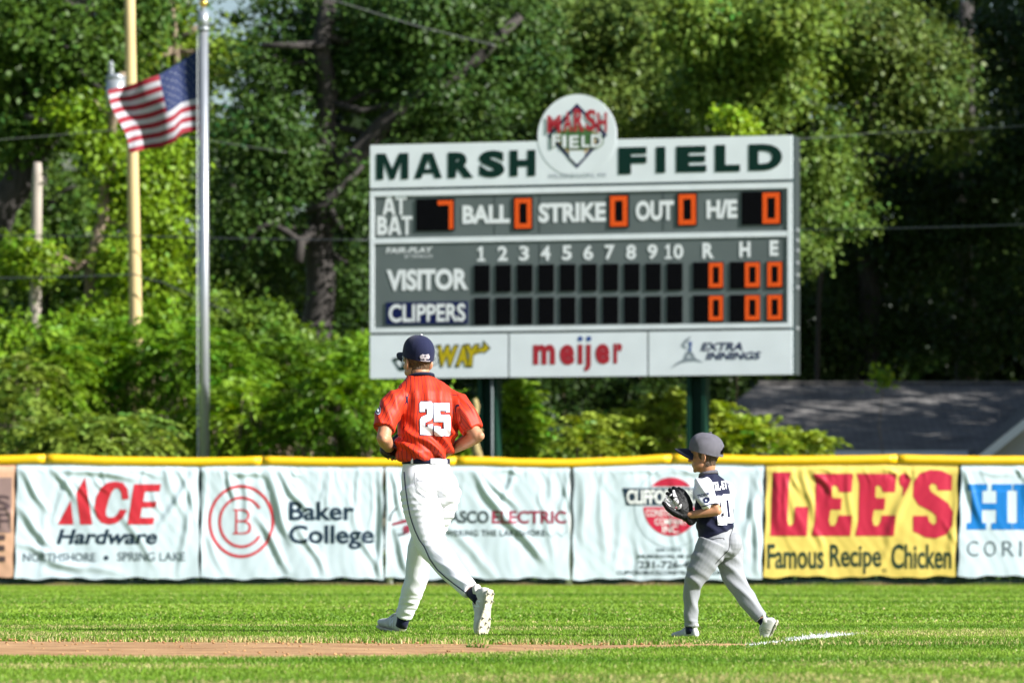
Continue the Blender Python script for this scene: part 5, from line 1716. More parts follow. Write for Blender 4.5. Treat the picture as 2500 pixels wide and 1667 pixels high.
sk = MB()
head(sk, KL, KS)
sk.tube([KL(0, -.015, -.03), kp(1728, 1150, 0), kp(1732, 1168, 0)], [.046, .042, .050], 18, round_ends=True)
sk.loft([(kp(1731, 1158, 0), rT, hT, .052, .045), (kp(1735, 1178, 0), rT, hT, .090, .050), (kp(1739, 1215, 0), rT, hT, .092, .066), (kp(1746, 1265, 0), rT, hT, .086, .070), (kp(1752, 1305, 0), rQ, hQ, .080, .066), (kp(1758, 1335, 0), rQ, hQ, .085, .068), (kp(1758, 1352, 0), rQ, hQ, .07, .06)], 24)
sk.tube([LS, LS.lerp(LE, .5), LE], [.032, .031, .027], 14, round_ends=True)
sk.tube([LE, LE.lerp(LW, .35), LW], [.027, .0265, .020], 14, round_ends=True)
sk.tube([RS, RS.lerp(RE, .5), RE], [.032, .031, .027], 14, round_ends=True)
sk.tube([RE, RE.lerp(RW, .35), RW], [.027, .0265, .019], 14, round_ends=True)
hand(sk, LW, (LW - LE) + UP * .06, Vector((-.2, .9, .1)), 1, .62, .5)
hand(sk, RW, (RW - RE) + UP * .02, Vector((.1, -1, .2)), -1, .62, .7)
for (h_, k_, a_) in ((LH, LK, LA), (RH, RK, RA)):
    sk.tube([h_, h_.lerp(k_, .5), k_], [.046, .038, .022], 14, round_ends=True)
    sk.tube([k_, k_.lerp(a_, .3), a_], [.022, .026, .022], 14, round_ends=True)
kme = fuse(sk, .0045, 3)
eyes_and_lips(kme, KL, KS, 5)
obj("body", kme, [M['skin_b'], M['lip'], M['eye_white'], M['iris'], M['brow']], boy)
hair(boy, KL, KS, M['hair_dark'], .05, -.062, 9)
CL = Loc(KL(0, -.002, .026), hD + Vector((0, 0, .24)), UP, .94)
capk = cap(boy, CL, .94, dict(crown=M['grey_cap'], bill=M['bill_navy'], band=M['grey_cap'], button=M['grey_cap'], strap=M['grey_cap']), rear_gap=True, hz=.128, droop=.020, arch=.028, bill=.085)

# shirt: navy body, white raglan sleeves
js = MB()
tl = (rT + UP * .0).normalized()
hem_u = (rQ * .9 + UP * .22).normalized()
hem_v = (hQ - UP * .22).normalized()
js.loft([(kp(1749, 1303, 0), hem_u, hem_v, .098, .088), (kp(1748, 1296, 0), hem_u, hem_v, .110, .102), (kp(1747, 1275, 0), rT, hT, .116, .102), (kp(1745, 1250, 0), rT, hT, .116, .100), (kp(1741, 1222, 0), rT, hT, .116, .096), (kp(1738, 1196, 0), rT, hT, .118, .088), (kp(1736, 1178, 0), rT, hT, .112, .074), (kp(1734, 1166, 0), rT, hT, .078, .060), (kp(1731, 1156, 0), rT, hT, .050, .048)], 32)
s1 = [kp(1717, 1176, -.08), kp(1716, 1194, -.105), kp(1725, 1216, -.125), kp(1736, 1239, -.145)]
s2 = [kp(1766, 1180, .08), kp(1770, 1200, .10), kp(1770, 1222, .115), kp(1768, 1240, .125)]
js_t = fuse(js, .0045, 5)
a = coords(js_t)
px_ = CX + a[:, 0] / a[:, 1] * F; py_ = HOR - (a[:, 2] - CAMH) / a[:, 1] * F
f = .0085 * fold_wave(a, (60, 40, 60), 3.4, 21) * np.clip((py_ - 1180) / 60, .2, 1) + .0035 * fold_wave(a, (110, 0, -40), 3.6, 22) + .004 * np_noise(a, 10, 23)
push(js_t, f * np.clip((1300 - py_) / 10, .2, 1))
tb = bvh_of(js_t)
so_ = obj("shirt", js_t, M['navy_cloth'], boy)
for i, s_ in enumerate((s1, s2)):
    mb = MB()
    mb.tube(s_, [(.050, .052), (.054, .056), (.054, .056), (.050, .050)], 24)
    sme = fuse(mb, .0045, 4)
    a = coords(sme)
    push(sme, .0095 * fold_wave(a, (90, 20, 75), 3.0, 25 + i) + .003 * np_noise(a, 12, 27))
    sl_o = obj("sleeve", sme, M['white_pants'], so_)
    if i == 0:
        sb_ = BVHTree.FromPolygons([v.co + wl(sl_o) for v in sl_o.data.vertices], [tuple(p.vertices) for p in sl_o.data.polygons])
        ribbon("cuff_stripe", [(1712, 1236), (1722, 1234), (1735, 1230), (1748, 1228), (1758, 1229)], 2.2, sb_, M['navy_print'], sl_o)
        decal("sleeve_lettering", pxtext("TROJANS", (1703, 1204, 1733, 1213), .03, 0, math.radians(16)), sb_, M['navy_print'], sl_o, .002, 2)
        decal("sleeve_emblem", pxpoly([[(1716, 1219), (1722, 1213), (1731, 1214), (1733, 1221), (1728, 1228), (1720, 1227)], [(1721, 1219), (1726, 1217), (1728, 1222), (1723, 1224)]]), sb_, M['navy_print'], sl_o, .002, 2)
for ch, bx in (('2', (1747, 1210, 1768, 1281, 6)), ('0', (1762, 1206, 1784, 1276, 7))):
    decal("number_edge", dig(ch, bx, .9), tb, M['navy_print'], so_, .0018)
    decal("number", dig(ch, bx, 0), tb, M['white_print'], so_, .0034)
decal("name", pxtext("OTEL-ET", (1727, 1176, 1775, 1197), .035, 0, math.radians(9)), tb, M['white_print'], so_, .003)
rings = []
cc_ = kp(1729.5, 1155, 0)
for dz, g in ((-.012, 1.08), (.006, 1.0), (.007, .93), (-.008, .95)):
    rings.append([cc_ + rT * math.cos(t) * .055 * g + hT * math.sin(t) * .052 * g + UP * (dz - .012 * math.sin(t)) for t in [2 * math.pi * i / 32 for i in range(32)]])
MB().add([p for r_ in rings for p in r_], [(r_ * 32 + i, r_ * 32 + (i + 1) % 32, ((r_ + 1) % 4) * 32 + (i + 1) % 32, ((r_ + 1) % 4) * 32 + i) for r_ in range(4) for i in range(32)]).build("collar", M['grey_cap'], boy, smooth=True)

# pants
pt = MB()
pt.loft([(kp(1750, 1288, 0), hem_u, hem_v, .088, .080), (kp(1751, 1303, 0), hem_u, hem_v, .103, .093), (kp(1756, 1324, 0), rQ, hQ, .116, .104), (kp(1758, 1345, 0), rQ, hQ, .112, .100), (kp(1756, 1362, 0), rQ, hQ, .07, .07)], 28)
pt.tube([kp(1742, 1325, -.05), kp(1730, 1352, -.055), kp(1713, 1382, -.055), kp(1698, 1410, -.05), kp(1690, 1433, -.03), kp(1687, 1470, -.01), kp(1687, 1505, 0), kp(1687, 1529, .005)],
        [(.088, .088), (.086, .086), (.075, .076), (.062, .064), (.047, .050), (.043, .046), (.041, .043), (.038, .040)], 22)
pt.tube([kp(1776, 1322, .06), kp(1781, 1350, .065), kp(1784, 1380, .06), kp(1790, 1405, .055), kp(1806, 1435, .04), kp(1826, 1465, .02), kp(1846, 1493, .005), kp(1859, 1508, -.005)],
        [(.084, .084), (.084, .084), (.073, .073), (.066, .066), (.056, .057), (.050, .052), (.044, .046), (.041, .043)], 22)
pt.ball(kp(1786, 1327, -.02), (.062, .075, .068), 16)
pme = fuse(pt, .0045, 5)
a = coords(pme)
px_ = CX + a[:, 0] / a[:, 1] * F; py_ = HOR - (a[:, 2] - CAMH) / a[:, 1] * F
nm = np.clip(.6 + 1.1 * np_noise(a, 7, 43), 0, 1.2)
f = .0068 * nm * np.clip((py_ - 1325) / 25, 0, 1) * np.clip((1440 - py_) / 20, 0, 1) * fold_wave(a, (52, 20, 78), 2.6, 31)
f += .0065 * nm * np.clip((py_ - 1395) / 20, 0, 1) * fold_wave(a, (60, 20, 70), 4.2, 32)
f += .003 * fold_wave(a, (30, 0, 200), 3, 34) * np.clip((py_ - 1500) / 20, 0, 1)
f += .004 * np_noise(a, 11, 33)
push(pme, f)
pb = bvh_of(pme)
pk = obj("pants", pme, M['grey_pants'], boy)
zz4 = lambda pts: [(1620 + X / 5.227, 1280 + Y / 5.227) for X, Y in pts]
ribbon("pocket_seam", zz4([(555, 165), (620, 190), (700, 172), (760, 172), (775, 195)]), 1.4, pb, M['lace_dark'], pk, .002)
ribbon("seat_seam", zz4([(880, 60), (850, 150), (845, 250), (830, 320), (760, 390), (660, 500)]), 1.5, pb, M['lace_dark'], pk, .0015)
for pts in ([(700, 10), (712, 60)], [(770, 5), (785, 35)], [(800, 5), (815, 35)]):
    ribbon("drawstring", zz4(pts), 2.0, pb, M['lace_dark'], pk, .004)
# socks and shoes
MB().tube([kp(1687, 1524, .005), kp(1687, 1538, .005), kp(1688, 1546, .005)], [.033, .031, .030], 14).build("sock", M['navy_cloth'], boy, smooth=True)
MB().tube([RA.lerp(RK, .10), RA.lerp(RK, -.02), RA.lerp(RK, -.10)], [.034, .031, .030], 14).build("sock", M['navy_cloth'], boy, smooth=True)
km = dict(upper=M['shoe_grey'], sole=M['sole_cream'], stud=M['stud_dark'], lace=M['lace_dark'], letter=M['shoe_white'])
shoe("shoe", boy, Loc(kp(1703, 1561, -.03), (-.66, .75, 0), UP, .70), km, -1, True)
shoe("shoe", boy, Loc(kp(1901, 1514, -.06), (-.38, .34, -.86), hQ - UP * .3 - rQ * .35, .72), km, -1)
# glove on the left hand, held up in front of the chest
GK = Loc(kp(1684, 1262, -.11), Vector((-.46, -.10, .80)), Vector((-.62, .60, -.10)), .80)
gk, gb = glove("baseball_glove", "black baseball glove with white lacing in the web, held up by the child", GK, dict(leather=M['black_leather'], web=M['glove_white'], lace=M['glove_white'], strap=M['black_leather']))

gbv = BVHTree.FromPolygons([v.co + wl(gb) for v in gb.data.vertices], [tuple(p.vertices) for p in gb.data.polygons])
gz_ = lambda pts: [(1610 + X / 12.06, 1170 + Y / 12.06) for X, Y in pts]
decal("web_panel", pxpoly([gz_([(385, 335), (430, 310), (490, 440), (520, 525), (410, 510)]), gz_([(415, 570), (470, 550), (520, 560), (470, 640), (430, 680)]), gz_([(440, 690), (530, 590), (570, 660), (550, 740), (450, 790)]), gz_([(440, 800), (560, 760), (640, 720), (640, 830), (570, 885), (440, 905)]), gz_([(235, 515), (360, 430), (380, 460), (250, 560)])]), gbv, M['glove_white'], gb, .004, 1.5)
# ---------------------------------------------------------------- trees and shrubs
M['leaf'] = leaf_mat("leaf", 0.22, 0.45)
M['bark'] = pmat("bark", (0.042, 0.036, 0.032), 0.9, 0.35, 5, bump=0.8, bscale=14, stretch=(2, 2, .5))
M['bark_pale'] = pmat("bark_pale", (0.22, 0.165, 0.11), 0.9, 0.25, 5, bump=0.6, bscale=18, stretch=(2, 2, .5))

def unit(a):
    return a / (np.linalg.norm(a, axis=1, keepdims=True) + 1e-9)

def leaf_cloud(name, seed, ells, n, leaf, clump=0.55, per=42, col=(1, 1, 1), var=0.3, hollow=0.45):
    """Leaf clumps spread through ellipsoids (centre, radii), more of them towards the outside."""
    r = np.random.default_rng(seed)
    w = np.array([e[1][0] * e[1][2] for e in ells]); w /= w.sum()
    K = max(1, n // per)
    which = r.choice(len(ells), K, p=w)
    cen = np.array([e[0] for e in ells])[which]; rad = np.array([e[1] for e in ells])[which]
    dirs = unit(r.normal(size=(K, 3)))
    rr = (hollow + (1 - hollow) * r.random((K, 1)) ** 0.7)
    cc = cen + dirs * rad * rr * (1 + 0.12 * r.normal(size=(K, 1)))
    size = clump * r.uniform(0.55, 1.25, (K, 1))
    cb = r.uniform(1 - var, 1 + var, (K, 1)) 
    hue = r.normal(0, 0.10, (K, 1))
    idx = np.repeat(np.arange(K), per); N = len(idx)
    off = r.normal(size=(N, 3)) * size[idx] * np.array([0.62, 0.62, 0.40])
    c = cc[idx] + off
    out = unit(off * 0.8 + dirs[idx] * 1.0 * size[idx])
    d = unit(out * 0.8 + r.normal(size=(N, 3)) * 0.7 + np.array([0, 0, -0.45]))
    nn = unit(out * 1.1 + np.array([0, 0, 0.45]) + r.normal(size=(N, 3)) * 0.42)
    L = leaf * r.uniform(0.6, 1.3, N); W = L * r.uniform(0.5, 0.75, N)
    lb = cb[idx] * r.uniform(0.8, 1.2, (N, 1))
    hh = hue[idx] + r.normal(0, 0.05, (N, 1))
    base = np.array(col)[None, :]
    colr = base * lb * np.concatenate([1 + hh * 1.6, 1 + hh * 0.4, 1 - hh], 1)
    return grown_leaf_mesh(name, c, d, nn, L, W, np.clip(colr, 0.002, 1)), cc

def limbs(mb, trunk, targets, rnd, r0=0.09, n=12):
    for i in range(n):
        t = targets[rnd.randrange(len(targets))]
        cand = [p for p in trunk if p[2] < t[2] + 0.3] or trunk
        s = min(cand, key=lambda p: (Vector(p) - Vector(t)).length)
        a, c = Vector(s), Vector(t)
        L = (c - a).length
        if L < 0.25: continue
        m1 = a.lerp(c, .35) + Vector((rnd.uniform(-.1, .1), rnd.uniform(-.1, .1), -.08)) * L
        m2 = a.lerp(c, .7) + Vector((rnd.uniform(-.1, .1), rnd.uniform(-.1, .1), .04)) * L
        r = r0 * rnd.uniform(.6, 1.1)
        mb.tube([a, m1, m2, c], [r, r * .75, r * .5, r * .2], 7)

def trunk_pts(px, d, sub=3):
    pts = [P(x, y, d) for x, y in px]
    out = []
    for a, b in zip(pts, pts[1:]):
        for k in range(sub):
            out.append(a.lerp(b, k / sub))
    return out + [pts[-1]]

def tree(name, label, d, trunk, r0, r1, ells_px, n, leaf, tint, seed, clump=0.55, extra=(), bark='bark', group=None, depth=0.8, nl=14, var=0.3, hollow=0.45, lr=0.09, cat="tree", bright=1.0, back=0.0):
    s = F / d
    rnd = random.Random(seed)
    tp = trunk_pts(trunk, d)
    tp[0].z = -0.05
    for p in tp: p.y += back
    for i, p in enumerate(tp):
        p.x += 0.05 * math.sin(i * 1.7 + seed) * (i > 0); p.y += 0.3 * math.sin(i * .6 + seed) * (i / len(tp))
    root = thing(name, label, cat, (tp[0].x, tp[0].y, 0), 0, group)
    ells = []
    for (x, y, rx, ry) in ells_px:
        c = P(x, y, d + rnd.uniform(-.5, .5) * depth * 2)
        ells.append((tuple(c), (rx / s, max(rx, ry) / s * depth, ry / s)))
    me, cc = leaf_cloud("crown", seed, ells, n, leaf, clump, 42, (1, 1, 1), var, hollow)
    cr = obj("crown", me, M['leaf'], root)
    k_ = bright * 1.45  # low bright values put deep shade into the leaf colour
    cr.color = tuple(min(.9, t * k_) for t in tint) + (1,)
    mb = MB()
    k = len(tp)
    mb.tube(tp, [r0 + (r1 - r0) * (i / (k - 1)) ** .8 * 1.0 for i in range(k)], 14)
    for pts, ra, rb in extra:
        q = [P(x, y, d + (dd if len(pp) > 2 else 0)) for pp in pts for (x, y, dd) in [(pp[0], pp[1], pp[2] if len(pp) > 2 else 0)]]
        mb.tube(q, [ra + (rb - ra) * i / (len(q) - 1) for i in range(len(q))], 10)
    limbs(mb, [tuple(p) for p in tp[k // 3:]], [tuple(c) for c in cc], rnd, lr, nl)
    mb.build("trunk", M[bark], root, smooth=True)
    return root

TG = "trees behind the outfield fence"
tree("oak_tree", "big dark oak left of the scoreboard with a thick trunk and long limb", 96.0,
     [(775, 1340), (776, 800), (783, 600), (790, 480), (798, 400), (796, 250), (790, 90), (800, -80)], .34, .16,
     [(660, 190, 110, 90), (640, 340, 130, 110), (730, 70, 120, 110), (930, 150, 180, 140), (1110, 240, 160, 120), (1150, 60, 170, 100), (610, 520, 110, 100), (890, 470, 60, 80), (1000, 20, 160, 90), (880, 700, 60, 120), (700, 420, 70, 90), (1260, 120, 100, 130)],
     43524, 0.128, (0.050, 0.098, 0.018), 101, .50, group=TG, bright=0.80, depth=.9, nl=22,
     extra=[([(798, 430, -.2), (870, 380, -.3), (930, 310, -.4), (1000, 250, -.5), (1070, 220, -.5), (1180, 130, -.5), (1270, 40, -.4)], .24, .09),
            ([(750, 515, -1.0), (790, 500, -1.1), (840, 450, -1.1), (886, 404, -1.1)], .085, .05),
            ([(800, 500, -.6), (815, 530, -.8), (835, 560, -.8)], .09, .05),
            ([(770, 560, -.6), (735, 590, -1.0), (728, 640, -1.1)], .10, .10),
            ([(735, 590, -1.0), (700, 565, -1.2), (665, 545, -1.2), (625, 560, -1.2), (592, 612, -1.2)], .07, .045),
            ([(790, 110, -.5), (720, 112, -.8), (640, 112, -.9)], .08, .06)])
tree("maple_tree", "dark leaning tree with a black trunk slanting up right at the far left edge", 94.0,
     [(-130, 1340), (-50, 640), (10, 500), (70, 390), (125, 290), (180, 160), (230, -60)], .42, .2,
     [(60, 60, 150, 100), (90, 240, 150, 100), (210, 120, 110, 90), (-80, 200, 130, 160), (330, 30, 110, 90), (40, 350, 80, 70), (300, 220, 60, 60)],
     21762, 0.145, (0.070, 0.135, 0.018), 102, .5, group=TG, bright=0.72, nl=14, extra=[([(120, 60, -1), (160, 115, -1), (190, 140, -1), (200, 180, -1), (228, 205, -1), (262, 222, -1)], .05, .035), ([(180, 150, -1), (200, 150, -1), (175, 155, -1)], .04, .03), ([(60, 285, -1), (105, 295, -1), (140, 305, -1), (136, 265, -1)], .06, .04)])
tree("locust_tree", "slim leaning tree with bright yellow green leaves around the tan utility pole", 92.5,
     [(196, 1340), (215, 760), (238, 580), (262, 440), (276, 330), (300, 180)], .15, .08,
     [(400, 400, 55, 90), (385, 540, 60, 90), (300, 500, 50, 80), (205, 280, 70, 50), (375, 680, 70, 60), (290, 640, 50, 70), (340, 440, 50, 60), (60, 640, 70, 50), (250, 360, 50, 40)],
     12331, 0.128, (0.150, 0.245, 0.012), 103, .42, bark='bark_pale', group=TG, bright=0.82, nl=10, lr=.05, hollow=.2)
tree("walnut_tree", "thin sunlit tree with sparse lime leaves and bare twigs beside the flagpole top", 99.0,
     [(430, 1340), (425, 700), (432, 400), (428, 200), (420, -40)], .16, .06,
     [(440, 110, 60, 100), (390, 30, 60, 60), (560, 130, 60, 50), (520, 180, 50, 40), (350, 120, 40, 70), (470, 300, 60, 80)],
     6093, 0.136, (0.150, 0.225, 0.018), 104, .42, bark='bark_pale', group=TG, bright=0.90, nl=22, lr=.06, hollow=.1,
     extra=[([(425, 100, -.5), (455, 85, -.7), (486, 64, -.8)], .06, .05)])
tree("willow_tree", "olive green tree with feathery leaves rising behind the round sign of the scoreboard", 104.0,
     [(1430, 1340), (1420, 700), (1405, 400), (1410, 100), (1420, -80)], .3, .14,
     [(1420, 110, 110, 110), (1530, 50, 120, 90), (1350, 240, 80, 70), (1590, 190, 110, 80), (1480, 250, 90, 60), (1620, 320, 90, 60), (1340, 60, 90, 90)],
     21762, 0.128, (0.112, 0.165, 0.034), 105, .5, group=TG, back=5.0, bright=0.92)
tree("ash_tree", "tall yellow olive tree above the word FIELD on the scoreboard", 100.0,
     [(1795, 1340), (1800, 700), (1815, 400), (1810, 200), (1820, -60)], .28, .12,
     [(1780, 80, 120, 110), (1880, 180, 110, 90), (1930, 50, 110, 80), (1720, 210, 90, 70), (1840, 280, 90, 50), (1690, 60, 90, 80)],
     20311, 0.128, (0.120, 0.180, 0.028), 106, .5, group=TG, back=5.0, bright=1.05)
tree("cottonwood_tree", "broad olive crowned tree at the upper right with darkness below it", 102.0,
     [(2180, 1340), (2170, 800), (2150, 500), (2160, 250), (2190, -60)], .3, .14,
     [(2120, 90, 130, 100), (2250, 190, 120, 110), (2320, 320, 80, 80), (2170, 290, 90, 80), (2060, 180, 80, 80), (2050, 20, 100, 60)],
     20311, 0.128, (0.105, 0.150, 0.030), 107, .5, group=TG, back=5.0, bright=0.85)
tree("vine_tree", "vine hung tree with drooping olive leaves at the right edge of the scoreboard", 101.5,
     [(2024, 1340), (2022, 700), (2030, 450), (2015, 330), (2005, 200)], .06, .04,
     [(1975, 400, 60, 60), (2035, 440, 70, 70), (1985, 520, 55, 55), (2060, 540, 60, 40), (2030, 330, 40, 60), (1960, 610, 50, 40)],
     9430, 0.120, (0.105, 0.165, 0.028), 108, .42, group=TG, back=3.0, bright=0.92, nl=12, lr=.05)
tree("elm_tree", "shadowed tree with shade-dark leaf tint filling the right edge above the house roof", 106.0,
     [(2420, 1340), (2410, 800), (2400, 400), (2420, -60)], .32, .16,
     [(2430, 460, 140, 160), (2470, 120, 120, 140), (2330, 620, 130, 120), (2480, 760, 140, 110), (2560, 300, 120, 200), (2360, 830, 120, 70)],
     18860, 0.145, (0.050, 0.095, 0.018), 109, .55, group=TG, back=5.0, bright=0.42)  # leaf colour lowered to deepen the shade at the right edge
tree("elm_tree", "shadowed tree with shade-dark leaf tint directly right of the scoreboard with a few lit leaves", 107.0,
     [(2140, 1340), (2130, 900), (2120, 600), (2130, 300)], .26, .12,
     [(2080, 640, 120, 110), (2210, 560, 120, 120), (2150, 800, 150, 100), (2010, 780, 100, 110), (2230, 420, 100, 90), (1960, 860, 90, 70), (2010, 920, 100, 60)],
     17409, 0.136, (0.055, 0.105, 0.018), 110, .52, group=TG, back=5.0, bright=0.42)  # shade right of the board is partly in this low leaf tint
tree("hickory_tree", "tree in deep shade with shade-dark leaf tint behind the middle of the scoreboard", 112.0,
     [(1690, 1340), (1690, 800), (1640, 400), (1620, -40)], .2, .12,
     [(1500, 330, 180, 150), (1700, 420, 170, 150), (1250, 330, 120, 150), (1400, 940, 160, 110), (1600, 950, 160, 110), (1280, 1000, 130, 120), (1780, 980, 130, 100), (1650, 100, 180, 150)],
     23212, 0.154, (0.045, 0.085, 0.016), 111, .6, group=TG, back=5.0, bright=0.42)  # leaf tint darkened to stand in for deep shade behind the board
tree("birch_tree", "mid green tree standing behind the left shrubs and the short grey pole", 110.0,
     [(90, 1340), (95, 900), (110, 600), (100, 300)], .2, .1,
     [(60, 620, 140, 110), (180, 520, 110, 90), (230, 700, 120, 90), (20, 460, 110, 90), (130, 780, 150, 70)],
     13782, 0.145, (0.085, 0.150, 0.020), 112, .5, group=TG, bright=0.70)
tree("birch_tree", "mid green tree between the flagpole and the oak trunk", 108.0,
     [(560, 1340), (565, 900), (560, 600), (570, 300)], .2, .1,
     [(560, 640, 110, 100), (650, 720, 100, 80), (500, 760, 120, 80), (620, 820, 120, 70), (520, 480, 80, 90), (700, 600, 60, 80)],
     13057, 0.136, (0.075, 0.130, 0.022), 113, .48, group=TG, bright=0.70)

# unseen trees added past the right edge to shade the roof and dark trees
lobes = [((0, 0, 9.5), (3.0, 2.8, 3.4)), ((1.4, .6, 13), (2.2, 2.2, 2.4)), ((-1.3, -.4, 12.2), (2.2, 2.0, 2.2)), ((.3, -.6, 15.2), (1.9, 1.8, 1.6)), ((-.8, .8, 6.6), (2.2, 2.2, 1.6))]
sh_me, sh_cc = leaf_cloud("crown", 300, lobes, 22000, .27, .7, 42, (1, 1, 1), .25, .2)
sp_me, _ = leaf_cloud("crown", 301, lobes, 8000, .30, .7, 42, (1, 1, 1), .25, .2)
sp_me.materials.append(M['leaf'])
for i, (x, y, sc, rz, lab) in enumerate([(24.0, 79.0, 1.2, .3, "tall unseen shade tree beyond the photo's right edge, nearest the fence"),
                                      (26.0, 84.0, 1.15, 1.9, "tall unseen shade tree beyond the photo's right edge, beside the near end of the house"),
                                      (19.2, 86.0, 1.0, 3.0, "tall unseen shade tree beyond the photo's right edge, in front of the house roof"),
                                      (24.0, 96.5, 1.1, 4.4, "tall unseen shade tree beyond the photo's right edge, farthest to the right"),
                                      (17.0, 103.0, 1.05, 5.2, "tall unseen shade tree beyond the photo's right edge, behind the house"),
                                      (20.8, 91.4, .95, .8, "sparse unseen shade tree beyond the photo's right edge, level with the front of the house roof"),
                                      (19.5, 99.0, 1.0, 2.4, "tall unseen shade tree beyond the photo's right edge, beside the back of the house"),
                                      (22.5, 102.0, 1.05, 3.7, "tall unseen shade tree beyond the photo's right edge, second from the back"),
                                      (20.5, 108.0, 1.1, 1.2, "tall unseen shade tree beyond the photo's right edge, farthest back"),
                                      (27.0, 98.5, 1.15, 5.9, "tall unseen shade tree beyond the photo's right edge, the outermost")]):
    t = thing("unseen_shade_tree", lab, "tree", (x, y, 0), 0, "unseen shade trees past the right edge")
    o = D.objects.new("crown", sp_me if lab.startswith("sparse") else sh_me)
    SC.collection.objects.link(o)
    if not sh_me.materials: sh_me.materials.append(M['leaf'])
    o.parent = t
    o.color = (0.035, 0.065, 0.013, 1)
    o.scale = (sc, sc, sc); o.rotation_euler = (0, 0, rz)
    mb = MB()
    rr_ = random.Random(i)
    tp = [Vector((0, 0, -.1)), Vector((.1, 0, 4)), Vector((-.1, .1, 8)), Vector((.1, 0, 12)), Vector((0, 0, 15))]
    mb.tube(tp, [.4, .33, .26, .16, .08], 12)
    limbs(mb, [tuple(p) for p in tp[1:]], [tuple(c * sc) for c in sh_cc], rr_, .1, 12)
    obj("trunk", mb.mesh("trunk", True), M['bark'], t, world=False)

# far woods that read as one dark mass behind everything, shade tinted into the leaves
r = np.random.default_rng(77)
ells = []
for i in range(46):
    px = -400 + i * 75 + r.uniform(-30, 30)
    for py in (1150, 900, 640, 380, 120, -120):
        dd = 136 + r.uniform(-6, 8)
        if 395 < px < 700 and py < 300: continue
        if r.random() < .06: continue
        s_ = F / dd
        c = P(px, py + r.uniform(-50, 50), dd)
        ells.append((tuple(c), (100 / s_, 3.0, 150 / s_)))
me, _ = leaf_cloud("woods", 78, ells, 110000, .50, 1.2, 40, (0.026, 0.050, 0.010), .35, .2)
tag(obj("woods", me, M['leaf']), None, None, kind="stuff")

# ---- shrubs with long compound leaves (sumac) and plain leafy shrubs
def frond_mesh(name, seed, ells, n, length, leaflet, col, up=0.35):
    r = np.random.default_rng(seed)
    w = np.array([e[1][0] * e[1][2] for e in ells]); w /= w.sum()
    which = r.choice(len(ells), n, p=w)
    cen = np.array([e[0] for e in ells])[which]; rad = np.array([e[1] for e in ells])[which]
    dirs = unit(r.normal(size=(n, 3)) + np.array([0, -.25, .25]))
    st = cen + dirs * rad * (0.35 + 0.65 * r.random((n, 1)) ** .6)
    fd = unit(dirs * 1.0 + r.normal(size=(n, 3)) * .5 + np.array([0, 0, up]))
    L = length * r.uniform(.6, 1.2, n)
    side = unit(np.cross(fd, np.array([0, 0, 1.0])) + 1e-6)
    upv = unit(np.cross(side, fd))
    cb = r.uniform(.68, 1.32, (n, 1)); hue = r.normal(0, .12, (n, 1))
    K = 9
    Cs, Ds, Ns, Ls, Ws, Cols = [], [], [], [], [], []
    for k in range(K + 1):
        t = (k + .7) / (K + .7)
        drop = np.array([0, 0, -1.0]) * (L[:, None] * .55 * t * t)
        base = st + fd * L[:, None] * t + drop
        tang = unit(fd * L[:, None] + np.array([0, 0, -1.0]) * (L[:, None] * 1.1 * t))
        for sg in ((1, -1) if k < K else (0,)):
            d = unit(side * sg * 1.0 + tang * (.45 if sg else 1.0) + np.array([0, 0, -.25]) + r.normal(size=(n, 3)) * .12)
            ll = leaflet * (1 - .45 * abs(t - .45)) * r.uniform(.8, 1.2, n)
            Cs.append(base + d * ll[:, None] * .5); Ds.append(d); Ns.append(unit(upv + r.normal(size=(n, 3)) * .35)); Ls.append(ll); Ws.append(ll * .36)
            hh = hue + r.normal(0, .03, (n, 1))
            Cols.append(np.array(col)[None, :] * cb * r.uniform(.85, 1.15, (n, 1)) * np.concatenate([1 + hh * 1.6, 1 + hh * .4, 1 - hh], 1))
    return grown_leaf_mesh(name, np.concatenate(Cs), np.concatenate(Ds), np.concatenate(Ns), np.concatenate(Ls), np.concatenate(Ws), np.clip(np.concatenate(Cols), .002, 1)), st

def shrub(name, label, d, ells_px, n, seed, tint, kind="frond", group="shrubs behind the outfield fence", length=.62, leaflet=.15, leaf=.12, depth=.8, up=.35):
    s = F / d
    rnd = random.Random(seed)
    ells = []
    for (x, y, rx, ry) in ells_px:
        c = P(x, y, d + rnd.uniform(-.4, .4))
        ells.append((tuple(c), (rx / s, rx / s * depth, ry / s)))
    bx_ = sum(e[0][0] for e in ells) / len(ells)
    root = thing(name, label, "shrub", (bx_, d, 0), 0, group)
    if kind == "frond":
        me, st = frond_mesh("foliage", seed, ells, n, length, leaflet, (1, 1, 1), up)
    else:
        me, st = leaf_cloud("foliage", seed, ells, n, leaf, .34, 36, (1, 1, 1), .32, .3)
    o = obj("foliage", me, M['leaf'], root)
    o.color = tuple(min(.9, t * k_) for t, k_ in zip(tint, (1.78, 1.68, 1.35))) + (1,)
    mb = MB()
    for i in range(min(26, len(st))):
        t = Vector(st[rnd.randrange(len(st))])
        g0 = Vector((bx_ + (t.x - bx_) * .55 + rnd.uniform(-.2, .2), d + rnd.uniform(-.4, .4), -.03))
        mb.tube([g0, g0.lerp(t, .5) + Vector((rnd.uniform(-.1, .1), 0, .1)), t], [.03, .022, .008], 6)
    mb.build("stems", M['bark_pale'], root, smooth=True)
    return root

